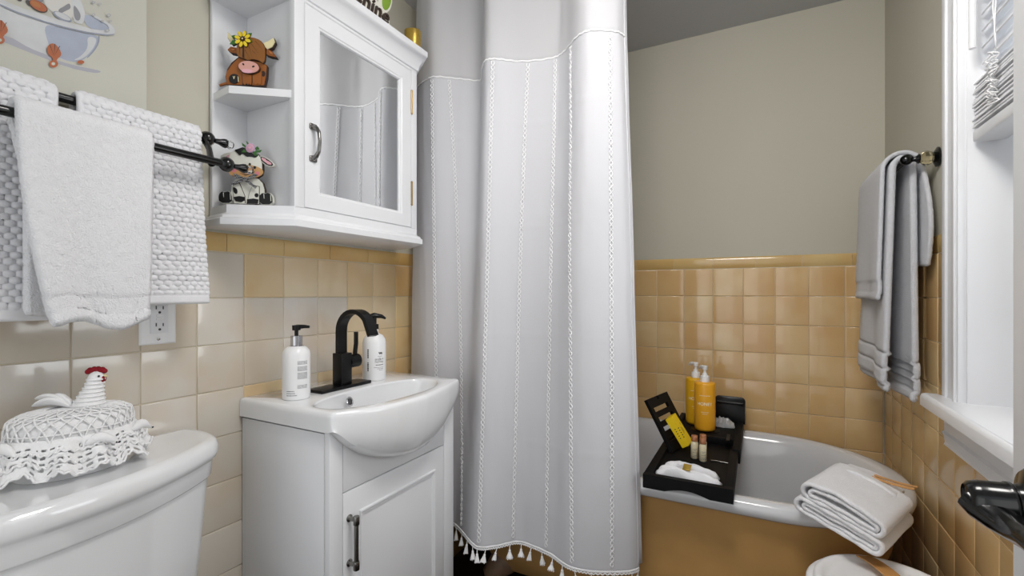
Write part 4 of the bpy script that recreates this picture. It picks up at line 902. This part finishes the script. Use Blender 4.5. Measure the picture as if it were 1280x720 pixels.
for i in range(NT):
    t = 2*math.pi*i/NT; row = []
    for j in range(NZ+1):
        s = j/NZ; ruf = math.sin(t*9+1.2*math.sin(t*2))*.5+math.sin(t*17+1)*.3; fl2 = s**.8
        a = .098+fl2*(.024+.016*ruf); b = .078+fl2*(.020+.013*ruf); z = .078-s*.062+.008*fl2*math.sin(t*13+.5)+.005*noise.noise(Vector((t*3, s*5, 1)))
        p = hp(a, b, t, max(z, .010)); p.x = max(p.x, WL+.008); row.append(bm.verts.new(p))
    V.append(row)
for i in range(NT):
    for j in range(NZ):
        c = (i//5+j//4) % 3; hole_ = (i % 5 in (1, 2, 3)) and (j % 4 in (1, 2)) and j > 2 and noise.noise(Vector((i*.13, j*.25, 3))) > -.25
        if not hole_: bm.faces.new((V[i][j], V[(i+1) % NT][j], V[(i+1) % NT][j+1], V[i][j+1]))
sk_ = fin(bm, 'lace_skirt', la, hen, 180); md = sk_.modifiers.new('thick', 'SOLIDIFY'); md.thickness = .003; md.offset = 0
bm = bmesh.new()
for s, amp in ((.35, .006), (.65, .010), (1.0, .008)):
    pts = []
    for i in range(420):
        t = 2*math.pi*i/420; ruf = math.sin(t*9+1.2*math.sin(t*2))*.5+math.sin(t*17+1)*.3; f2 = s**.8
        p = hp(.100+f2*(.025+.016*ruf), .080+f2*(.021+.013*ruf), t, max(.012, .078-s*.060+.008*f2*math.sin(t*13+.5)+amp*.30*math.sin(t*56))); p.x = max(p.x, WL+.010); pts.append(p)
    tube(bm, pts, .0022, 6, closed=True)
fin(bm, 'lace_edging', la, hen, 180)
nk = HC+Vector((.006, .018, .110)); fd = Vector((.62, .78, 0)).normalized()
bm = bmesh.new()
nst_ = [(0, .031, .030, .0), (.014, .027, .027, .004), (.030, .021, .020, .008), (.046, .016, .0155, .012), (.058, .014, .0138, .015), (.066, .0138, .0135, .0165), (.073, .011, .011, .017), (.078, .004, .004, .017)]
loft(bm, [[nk+fd*(o+r1*math.cos(t))+Vector((-fd.y, fd.x, 0))*(r2*math.sin(t))+Vector((0, 0, z)) for t in [2*math.pi*k/24 for k in range(24)]] for z, r1, r2, o in nst_], cap1=True)
for z, r in ((.006, .030), (.014, .0275), (.022, .0245), (.030, .0215), (.038, .019), (.046, .0167), (.054, .015), (.062, .0145)):
    tube(bm, [nk+fd*(z*.26+r*math.cos(t))+Vector((-fd.y, fd.x, 0))*(r*math.sin(t))+Vector((0, 0, z)) for t in [2*math.pi*k/24 for k in range(24)]], .0019, 5, closed=True)
fin(bm, 'neck_and_head', la, hen, 180)
hdp = nk+fd*.0165+Vector((0, 0, .068)); sd = Vector((-fd.y, fd.x, 0))
bm = bmesh.new(); rc = random.Random(3)
for k in range(9):
    a = (k-4)/4; sphere(bm, hdp+fd*(a*.0135)+Vector((0, 0, .0125-.003*a*a+.002*(k % 2))), .0052, seg=10)
fin(bm, 'comb', M['red'], hen, 180)
bm = bmesh.new()
for s in (-1, 1): sphere(bm, hdp+fd*.012+sd*(s*.0045)+Vector((0, 0, -.006)), .0036, seg=10, sq=(1, 1, 1.7))
fin(bm, 'wattle', M['red'], hen, 180)
bm = bmesh.new(); lathe(bm, [(.004, 0), (.0025, .006), (0, .010)], along(hdp+fd*.011, fd+Vector((0, 0, -.2))), 10); fin(bm, 'beak', M['horn'], hen, 60)
for s in (-1, 1): bm = bmesh.new(); sphere(bm, hdp+fd*.008+sd*(s*.0118)+Vector((0, 0, .001)), .0021, seg=8); fin(bm, 'eye', M['ink'], hen, 180)
def leafy(bm, p, d, L, wd, th, side):
    d = d.normalized(); s = side.normalized(); rings = []
    for k in range(9):
        q = k/8; r = math.sin(math.pi*min(.98, q*.9+.08))**.7; c = p+d*(L*q)+Vector((0, 0, .012*math.sin(q*math.pi)))
        n_ = d.cross(s).normalized(); rings.append([c+s*(wd*r*math.cos(t))+n_*(th*r*math.sin(t)) for t in [2*math.pi*i/14 for i in range(14)]])
    loft(bm, rings, cap0=True, cap1=True)
for dv, L in (((-.60, -.68, .36), .070), ((-.45, -.85, .22), .066), ((-.72, -.55, .5), .050)):
    bm = bmesh.new(); leafy(bm, nk-fd*.016+Vector((0, 0, .004)), Vector(dv), L, .021, .006, Vector((.6, -.5, .4))); fin(bm, 'tail_feather', la, hen, 180)
for t, s_ in ((.05, 1), (.95, 1), (-1.35, 1), (1.9, .9)):    # chicks crocheted onto the skirt
    c = hp(.112, .090, t, .060); dv = Vector((math.cos(t)*.8, math.sin(t)*.8, -.12)).normalized(); tg = Vector((-math.sin(t)*.7+math.cos(t)*.5, math.cos(t)*.7+.25, -.1)).normalized()
    bm = bmesh.new(); leafy(bm, c-tg*.018, tg, .050*s_, .0095, .008, Vector((0, 0, 1))); ch = fin(bm, 'chick', la, hen, 180)
    bm = bmesh.new(); e1 = c+tg*.026; sphere(bm, e1+dv*.0068+Vector((0, 0, .002)), .0017, seg=8); sphere(bm, c+tg*.033+Vector((0, 0, .000)), .0018, seg=8, sq=(1, 1.6, 1)); ce_ = fin(bm, 'eye', M['ink'], hen, 180); ce_.parent = ch; ce_.matrix_parent_inverse = Matrix.Identity(4)

# ------------------------------------------------------------------ bath tray and what lies on it
TXL, TXR, TY0, TY1, TZ0, TZ1 = -.272, -.052, 1.268, 1.975, RZ+.001, .621
tr = thing('bath_tray', 'black wooden bath tray with slotted book rest lying across the tub', 'tray', (-.16, 1.62, TZ0)); tm = M['tray']
bm = bmesh.new()
box(bm, TXL, TXL+.022, TY0+.018, 1.60, TZ0+.002, TZ1, .0015); box(bm, TXR-.022, TXR, TY0+.018, 1.60, TZ0+.002, TZ1, .0015)
box(bm, TXL+.022, TXR-.022, TY0+.018, 1.60, TZ0+.010, TZ0+.024)
pf = [(TXL, TZ1), (TXL, TZ0+.002), (TXL+.055, TZ0+.002)]+[(TXL+.055+.11*k/10, TZ0+.002+.011*math.sin(math.pi*k/10)) for k in range(1, 10)]+[(TXR-.055, TZ0+.002), (TXR, TZ0+.002), (TXR, TZ1)]
prism(bm, pf, Matrix(((1, 0, 0, 0), (0, 0, 1, TY0), (0, 1, 0, 0), (0, 0, 0, 1))), 0, .018)
fin(bm, 'near_frame', tm, tr, 25)
bm = bmesh.new()
box(bm, TXL-.002+.004, TXL+.020, 1.585, TY1, TZ0, TZ1+.005, .0015); box(bm, TXR-.016, TXR+.006, 1.585, TY1, TZ0, TZ1+.005, .0015); box(bm, TXL+.02, TXR-.016, TY1-.02, TY1, TZ0, TZ1+.005, .0015)
box(bm, TXL+.02, TXR-.016, 1.60, TY1-.02, TZ0+.003, TZ0+.011); box(bm, TXL+.02, TXR-.016, 1.715, 1.735, TZ0+.011, TZ1-.004, .001)
fin(bm, 'far_frame', tm, tr, 25)
DZ = TZ1-.004
bm = bmesh.new()
box(bm, TXL+.02, TXR-.016, 1.735, TY1-.02, DZ-.008, DZ, .0008)
fin(bm, 'deck', tm, tr, 25)
bm = bmesh.new(); lathe(bm, [(.044, 0), (.0475, .0015), (.0475, 0)], T(-.166, 1.795, DZ), 40, cap=False); lathe(bm, [(.0, .0002), (.044, .0002)], T(-.166, 1.795, DZ), 40, cap=False)
strap(bm, [(-.085, 1.66, TZ1+.004), (-.085, 1.735, TZ1+.004)], (1, 0, 0), .010, .008); fin(bm, 'cup_holder', M['black'], tr, 40)
# book rest: slotted board leaning out over the side
BLp, BRp = Vector((-.236, 1.505, TZ0+.029)), Vector((-.200, 1.668, TZ0+.029)); bu = (BRp-BLp).normalized(); bn = Vector((.86, -.19, .50)); bn = (bn-bu*bn.dot(bu)).normalized(); bv = bn.cross(bu); bv = bv if bv.z > 0 else -bv
MB_ = frame(BLp, bu, bv, bu.cross(bv)); W_, H_ = .167, .172
bm = bmesh.new(); cu_ = [0, .040, .125, W_]; cv_ = [0, .030, .044, .066, .080, .102, .116, .138, .152, H_]
def lb(a0, a1, b0, b1):
    vs = box(bm, a0, a1, b0, b1, -.005, .005); 
lb(0, .020, 0, H_); lb(.132, W_, 0, H_)
for b0, b1 in ((0, .030), (.044, .062), (.076, .094), (.108, .126), (.140, .160)): lb(.020, .132, b0, b1)
lb(.020, .075, .160, H_); lb(.090, .132, .160, H_)
bmesh.ops.remove_doubles(bm, verts=bm.verts, dist=1e-5); bmesh.ops.transform(bm, matrix=MB_, verts=bm.verts); fin(bm, 'book_rest', tm, tr, 20)
bm = bmesh.new(); Mu = frame((-.0915, 1.938, DZ), (1, -.02, 0), (0, .22, 1), (0, -1, .22))
up = [(-.052, 0), (.052, 0)]+[(.052-.014+.014*math.cos(a), .084+.014*math.sin(a)) for a in [math.pi/2*k/6 for k in range(7)]]+[(-.052+.014-.014*math.sin(a), .084+.014*math.cos(a)) for a in [math.pi/2*k/6 for k in range(7)]]
prism(bm, up, Mu, -.008, .010, .002); prism(bm, [(-.046, .068), (.046, .068), (.046, .078), (-.046, .078)], Mu, .010, .020, .004); fin(bm, 'glass_stand', M['black'], tr, 30)

def orange_bottle(name, label, p, body_m, rot):
    b = thing(name, label, 'bottle', p); R = .0355; p = Vector(p)
    bm = bmesh.new(); lathe(bm, [(0, 0), (R-.012, 0), (R-.004, .002), (R-.001, .008), (R, .016), (R, .163), (R-.001, .168), (R-.004, .1715), (.018, .173), (.0145, .173)], T(*p), 44); fin(bm, 'body', body_m, b, 50)
    bm = bmesh.new(); lathe(bm, [(.0155, .172), (.0155, .191), (.0145, .193), (.010, .194), (.0075, .203), (.0045, .204), (.0045, .214), (.0085, .216), (.0095, .228), (.007, .230), (0, .230)], T(*p), 28)
    d = Vector((math.cos(rot), math.sin(rot), 0)); tube(bm, [p+Vector((0, 0, .222)), p+d*.016+Vector((0, 0, .224)), p+d*.030+Vector((0, 0, .221)), p+d*.034+Vector((0, 0, .214))], [.007, .0062, .0055, .004], 10); fin(bm, 'pump', M['plastic'], b, 50)
    fn = cyl_map(p, R, math.atan2(-p.y, -p.x)); bm = bmesh.new(); put_text(bm, fit_text('HONEY', .052, bold=.02), lambda x, y: fn(x, y+.099))
    rr = random.Random(2)
    for z, x0, x1, h in ((.128, -.018, .018, .0022), (.070, -.012, .012, .0018), (.064, -.009, .009, .0018)): dashes(bm, fn, x0, x1, z, h, rr, .0008)
    fin(bm, 'label_print', M['honeyprint'], b, None); return b
orange_bottle('pump_bottle', 'orange pump bottle reading HONEY, nearer of the two on the bath tray', (-.166, 1.795, DZ+.0005), M['orange'], 2.2)
orange_bottle('pump_bottle', 'orange pump bottle standing behind the nearer one on the bath tray', (-.2045, 1.868, DZ+.0005), M['amber2'], 2.4)
# soap carton leaning on the book rest
q0 = atY(853, 560.6, 1.525); q1 = atY(831.5, 525, 1.525); dv = (q1-q0); Lc = dv.length; dv.normalize(); wy = Vector((.10, .99, 0)); tx = wy.cross(dv); tx = tx if tx.x > 0 else -tx; wy = dv.cross(tx); wy = wy if wy.y > 0 else -wy
# carton: thickness along tx (right/up), depth along wy, length along dv
q0.z = max(q0.z, TZ0+.0245)
sb = thing('soap_carton', 'yellow soap box with small holes leaning on the black book rest', 'box', q0)
def bxyz(a, b, c): return q0+tx*a+wy*b+dv*c
bm = bmesh.new(); vs = []
th_, dp_ = .024, .050
V8 = [bm.verts.new(bxyz(a, b, c)) for a in (0, th_) for b in (0, dp_) for c in (0, Lc)]
for q in ((0, 1, 3, 2), (4, 6, 7, 5), (0, 4, 5, 1), (2, 3, 7, 6), (0, 2, 6, 4), (1, 5, 7, 3)): bm.faces.new([V8[i] for i in q])
bmesh.ops.bevel(bm, geom=bm.edges[:], offset=.001, segments=2, affect='EDGES'); fin(bm, 'carton', M['yellow'], sb)
bm = bmesh.new()
for k in range(5):
    for j in range(2):
        c = bxyz(.012+.012*j, -.0004, Lc*.30+.0075*k)
        bm.faces.new([bm.verts.new(c+tx*(.0022*math.cos(t))+dv*(.0016*math.sin(t))) for t in [2*math.pi*i/10 for i in range(10)]])
fin(bm, 'dots', M['ink'], sb, None); bm = bmesh.new()
rr = random.Random(6)
for j, (c0, c1) in enumerate(((.36, .58), (.40, .55), (.62, .70))):
    dashes(bm, lambda x, y: bxyz(th_+.0005, .020+.007*j+y, x), Lc*c0, Lc*c1, 0, .003, rr, .0012)
fin(bm, 'side_print', M['ink'], sb, None)
# three sample bottles
def mini(p, label):
    b = thing('sample_bottle', label, 'bottle', p, ); R = .0105; p = Vector(p)
    bm = bmesh.new(); lathe(bm, [(0, 0), (R-.002, 0), (R, .002), (R, .046), (R-.0015, .050), (.0078, .052)], T(*p), 28); fin(bm, 'body', M['cream'], b, 50)
    bm = bmesh.new(); lathe(bm, [(.0078, .052), (.0095, .0525), (.0097, .054), (.0095, .068), (.0085, .069), (0, .069)], T(*p), 24); fin(bm, 'cap', M['rose'], b, 50)
    fn = cyl_map(p, R, math.atan2(-p.y, -p.x)+.2); bm = bmesh.new(); r_ = random.Random(7)
    for z, x in ((.030, .006), (.026, .004), (.020, .007), (.012, .005), (.008, .007)): dashes(bm, fn, -x, x, z, .0013, r_, .0009)
    fin(bm, 'label_print', M['greyink'], b, None); return b
mini((-.143, 1.487, TZ0+.0243), 'small cream bottle with copper cap, in front of the other two on the tray')
mini((-.168, 1.502, TZ0+.0243), 'small cream bottle with copper cap, left of its neighbours by the gloves')
mini((-.146, 1.524, TZ0+.0243), 'small cream bottle with copper cap, hidden behind the other two')
bm = bmesh.new(); tube(bm, [(-.122, 1.492, TZ0+.0272), (-.105, 1.50, TZ0+.0268), (-.075, 1.497, TZ0+.0262)], [.0032, .0024, .0018], 8); so_ = fin(bm, 'metal_stick', M['steel'], None, 60); tag(so_, 'thin silver stick lying on the black tray beside the sample bottles', 'stick')

def pillow(bm, outline, z0, hfun, nr=14, na=96):  # soft low heap over an outline
    c = Vector((sum(p.x for p in outline)/len(outline), sum(p.y for p in outline)/len(outline)))
    pol = [(p.x, p.y) for p in outline]; R = [[], []]; rings = []
    bd_ = [ray_poly(c, 2*math.pi*k/na, pol) for k in range(na)]
    for i in range(nr, 0, -1):
        q = i/nr; ring = []
        for b in bd_:
            p = c+(b-c)*q; h = hfun(p, q)*math.sqrt(max(0, 1-q**5)); ring.append(Vector((p.x, p.y, z0+max(.0025, h))))
        rings.append(ring)
    base = [[Vector((p.x, p.y, z0)) for p in [c+(b-c)*.97 for b in bd_]]]
    loft(bm, base+rings, cap0=True, cap1=True)
gl = thing('bath_gloves', 'white folded bath gloves with a gold seal at the near end of the tray', 'gloves', (-.165, 1.33, TZ0+.0245))
gz = TZ0+.0245
def gstrip(pts, wid, z0, hh, seed, name, ends=True):  # one glove lying folded, rounded fingertips at its left end
    bm = bmesh.new(); ol_ = []
    P = [Vector(p) for p in pts]; n = len(P)
    L_, R_ = [], []
    for i, p in enumerate(P):
        t = (P[min(i+1, n-1)]-P[max(i-1, 0)]).normalized(); s = Vector((-t.y, t.x)); ww = wid*(.5+.06*math.sin(i*1.9+seed)); L_.append(p+s*ww); R_.append(p-s*ww)
    tip = [P[0]+(P[0]-P[1]).normalized()*d+Vector((0, w_)) for d, w_ in ((.012, -.017), (.016, -.012), (.004, -.006), (.016, 0), (.018, .004), (.004, .009), (.013, .013), (.012, .018))]
    ol_ = R_[::-1]+tip+L_
    ol_ = [Vector(p) for p in smooth_poly([(p.x, p.y) for p in ol_], 2)]
    pillow(bm, ol_, z0, lambda p, q: hh*(.80+.20*math.cos((p.y-P[0].y)*260+seed)+.30*noise.noise(Vector((p.x*30, p.y*90, seed)))+.06*noise.noise(Vector((p.x*120, p.y*140, seed)))), 12, 110)
    return fin(bm, name, M['terry'], gl, 180)
gstrip([(-.222, 1.352), (-.20, 1.372), (-.16, 1.366), (-.12, 1.352), (-.088, 1.350)], .040, gz+.001, .029, 1.0, 'glove')
gstrip([(-.233, 1.322), (-.205, 1.329), (-.165, 1.320), (-.12, 1.316), (-.080, 1.320)], .036, gz+.001, .024, 2.4, 'glove')
bm = bmesh.new(); pc = Vector((-.168, 1.332, gz+.0285)); Mx2 = frame(pc, (1, -.1, 0), (0.1, .86, .5), (0, -.5, .86)); prism(bm, [(-.010, -.010), (.010, -.010), (.010, .010), (-.010, .010)], Mx2, -.002, .0012, .0004); fin(bm, 'gold_seal', M['gold'], gl)
bm = bmesh.new(); ol_ = [Vector((x, y)) for x, y in ((-.142, 1.858), (-.146, 1.885), (-.128, 1.900), (-.105, 1.897), (-.082, 1.893), (-.072, 1.878), (-.071, 1.862), (-.085, 1.856), (-.11, 1.852))]
pillow(bm, ol_, DZ+.0004, lambda p, q: (.036-.16*max(0, p.x+.125))*(.75+.5*noise.noise(Vector((p.x*90, p.y*90, 2)))), 10, 60)
tag(fin(bm, 'film_packet', M['film'], None, 15), 'crumpled clear plastic packet at the far end of the tray', 'packet')

# ------------------------------------------------------------------ towel rail on the right wall
RX, RZZ = .330, 1.440
rr_ = thing('towel_rail', 'black towel rail with smoky crystal post beside the window', 'towel rail', (WR, 1.75, RZZ))
bm = bmesh.new(); tube(bm, [(RX, 1.49, RZZ), (RX, 2.012, RZZ)], .0062, 16); fin(bm, 'rail', ol, rr_, 60)
for y, sg_ in ((1.49, -1), (2.012, 1)):
    bm = bmesh.new(); lathe(bm, [(.024, 0), (.024, .003), (.016, .007), (.010, .010)], along((WR, y, RZZ), (-1, 0, 0)), 28)
    lathe(bm, [(.009, .034), (.0125, .037), (.0085, .041), (.006, .044), (.006, .052), (.0095, .054)], along((WR, y, RZZ), (-1, 0, 0)), 24)
    sphere(bm, (RX, y, RZZ), .0125, seg=22); lathe(bm, [(.0125, -.001), (.0135, .001), (.0125, .003)], along((RX, y+sg_*.004, RZZ), (0, sg_, 0)), 22, cap=False); fin(bm, 'post', ol, rr_, 50)
    bm = bmesh.new(); lathe(bm, [(.009, .009), (.016, .013), (.0185, .020), (.0175, .027), (.013, .033), (.008, .035)], along((WR, y, RZZ), (-1, 0, 0)), 8); fin(bm, 'crystal', M['crystalamber'], rr_, 15)
def bands(s, t, tot):
    d = min(s, tot-s); h = .0012*noise.noise(Vector((s*200, t*200, 3)))
    if d < .016: return h-.004
    if .052 < d < .058 or .092 < d < .099: return -.005
    if .016 <= d < .092: return h+.003
    return h
bm = bmesh.new()
def longf(dn, v, y, z):
    k = min(1, abs(dn)/.6); s_ = 1 if dn > 0 else -1
    return (-s_*(.007*math.sin(v*9+.5)*k)+(-.012*k if dn > 0 else 0), .006*k*(1-2*v)+.05*k*v+(-.012*k if dn < 0 else 0), .010*v*k)
drape(bm, RX, 1.427, .0205, 1.519, 1.82,   .572, .592, .014, side=-1, rz=.027, ny=60, step=.005, disp=longf, relief=bands)
tag(fin(bm, 'bath_towel', M['terrygrey'], None, 180), 'long pale grey banded bath towel on the rail beside the window', 'towel')
bm = bmesh.new()
def handf(dn, v, y, z):
    if dn > 0: k = min(1, dn/.6); return (-.007*math.sin(v*9+.5)*k-.012*k, .006*k*(1-2*v)+.05*k*v, .006*v*k)
    k = min(1, -dn/.27); return (.003*math.sin(math.pi*k)+.007*math.sin(v*9+.5)*.42*k, -.050*math.sin(math.pi*k*.85)*(1-v)**2, .02*v*k)
drape(bm, RX, 1.427, .0405, 1.524, 1.81, .335, .25, .010, side=-1, rz=.042, ny=56, step=.005, disp=handf, relief=hemband)
tag(fin(bm, 'hand_towel', M['terrygrey'], None, 180), 'short pale grey hand towel folded over the longer one by the window', 'towel')

# ------------------------------------------------------------------ folded towel on the tub rim
FA, FB, FD_ = Vector((.083, 1.283)), Vector((.236, 1.205)), Vector((.185, 1.452))
fu = (FB-FA).normalized(); fv = Vector((-fu.y, fu.x)); fu3, fv3 = Vector((fu.x, fu.y, -.26)).normalized(), Vector((fv.x, fv.y, .05)).normalized(); fw = fu3.cross(fv3); FO = Vector((FA.x, FA.y, RZ+.012))
ft = thing('folded_towel', 'thick white folded towel resting on the front rim of the tub', 'towel', FO)
def fp(u, v, w_): return FO+fu3*u+fv3*v+fw*w_
LW, LD = .158, .185
def layer_path(u0, u1, w0, w1, t, dome):           # closed loop of one folded layer: up-and-over from one end to the other
    P = []
    for k in range(21):
        q = k/20; P.append((u0+(u1-u0)*q, w0+dome*.25*math.sin(math.pi*q)))
    for k in range(1, 8):
        a = -math.pi/2+math.pi*k/8; r = (w1-w0)/2; P.append((u1+r*.8*math.cos(a), (w0+w1)/2+r*math.sin(a)))
    for k in range(21):
        q = 1-k/20; P.append((u0+(u1-u0)*q, w1+dome*math.sin(math.pi*min(1, q*.9+.1))))
    for k in range(1, 8):
        a = math.pi/2+math.pi*k/8; r = (w1-w0)/2; P.append((u0+r*.8*math.cos(a), (w0+w1)/2+r*math.sin(a)))
    return P
def folds(name, u0, u1, w0, w1, th, dome, d0, d1, seed):
    P = layer_path(u0, u1, w0, w1, th, dome); P = P+[P[0]]; G = []
    for (u, w_) in P:
        row = []
        for j in range(27):
            v = d0+(d1-d0)*j/26; row.append(fp(u+.0015*noise.noise(Vector((u*30, v*20, seed))), v+.003*noise.noise(Vector((u*40, w_*60, seed+3))), w_+.0022*noise.noise(Vector((u*26, v*22, seed+7)))))
        G.append(row)
    bm = bmesh.new(); sheet(bm, G, th); return fin(bm, name, M['terry'], ft, 180)
folds('fold', .004, LW-.006, .006, .034, .0095, .003, 0, LD, 1)
folds('fold', .010, LW-.014, .0435, .074, .0095, .010, .002, LD-.01, 2)
folds('fold', .018, LW-.018, .0525, .0645, .0085, .009, .002, LD-.02, 5)
folds('fold', .014, LW-.010, .0145, .0255, .0085, .002, .002, LD-.02, 6)
folds('fold', .022, LW-.020, .0385, .0395, .0075, .004, .006, LD-.02, 9)
bm = bmesh.new(); G = []
for i in range(18):
    u = .02+.11*i/17; G.append([fp(u, LD-.045+.068*j/14, .080+.008*math.sin(math.pi*i/17)-.010*(j/14)+.0025*noise.noise(Vector((u*30, j*.3, 4)))) for j in range(15)])
sheet(bm, G, .010); fin(bm, 'flap', M['terry'], ft, 180)
wst = thing('wooden_strip', 'curved pair of thin bamboo strips lying on top of the folded towel', 'strip', fp(.07, .14, .09))
for dw, dv_ in ((.0, .0), (.006, .010)):
    bm = bmesh.new(); pts = []
    for k in range(17):
        q = k/16; p = atZ(1089+54*q-6*dv_*0, 596+15.5*q-.0*dv_, .668-.006*q); p = p+Vector((dv_*.8, dv_, dw*.4+.006*math.sin(math.pi*q)*-.4)); pts.append(p)
    strap(bm, pts, (.35, .5, .45), .0060 if dw == 0 else .0045, .0022); fin(bm, 'slat', M['wood'], wst, 30)

# ------------------------------------------------------------------ lidded pail in the right foreground
PC = Vector((.238, 1.170, 0)); PR = .146; PZ = .517
pa_ = thing('lidded_pail', 'round white lidded pail with bamboo handle strap at the bottom right corner', 'pail', PC)
bm = bmesh.new(); lathe(bm, [(0, 0), (.112, 0), (.116, .006), (PR-.010, PZ-.055), (PR-.006, PZ-.05), (PR-.006, PZ-.035), (PR-.012, PZ-.03), (0, PZ-.03)], T(*PC), 64); fin(bm, 'bucket', M['plastic'], pa_, 50)
bm = bmesh.new(); lathe(bm, [(PR-.003, PZ-.034), (PR, PZ-.030), (PR, PZ-.018), (PR-.003, PZ-.014), (PR-.012, PZ-.0125), (PR-.014, PZ-.006), (PR-.017, PZ-.001), (PR-.022, PZ+.0005), (PR-.030, PZ-.001), (PR-.034, PZ-.006), (PR-.045, PZ-.008), (.05, PZ-.004), (0, PZ-.003)], T(*PC), 72); fin(bm, 'lid', M['plastic'], pa_, 50)
bm = bmesh.new(); pts = []
for k in range(15):
    q = k/14; x, y = PC.x-.030+.075*q, PC.y+.128-.24*q; pts.append((x, y, PZ-.004+.022*math.sin(math.pi*q)**.8))
strap(bm, pts, (.95, .3, 0), .030, .003); fin(bm, 'handle_strap', M['wood'], pa_, 60)
hen.scale = (.83, .83, .86)
for o in COL.objects:
    if o.parent is None and 'category' in o:
        k = o.name.split('.')[0]
        g = {'pump_bottle': 'orange pump bottles on the bath tray', 'sample_bottle': 'sample bottles on the bath tray', 'cow_figurine': 'cow cut-outs on the cabinet shelves'}.get(k)
        if k == 'bath_towel' or k == 'hand_towel': g = 'towels on the left rails' if o.matrix_world.translation.x < -.5 or o.data.vertices[0].co.x < -.5 else 'towels on the rail by the window'
        if g: o['group'] = g
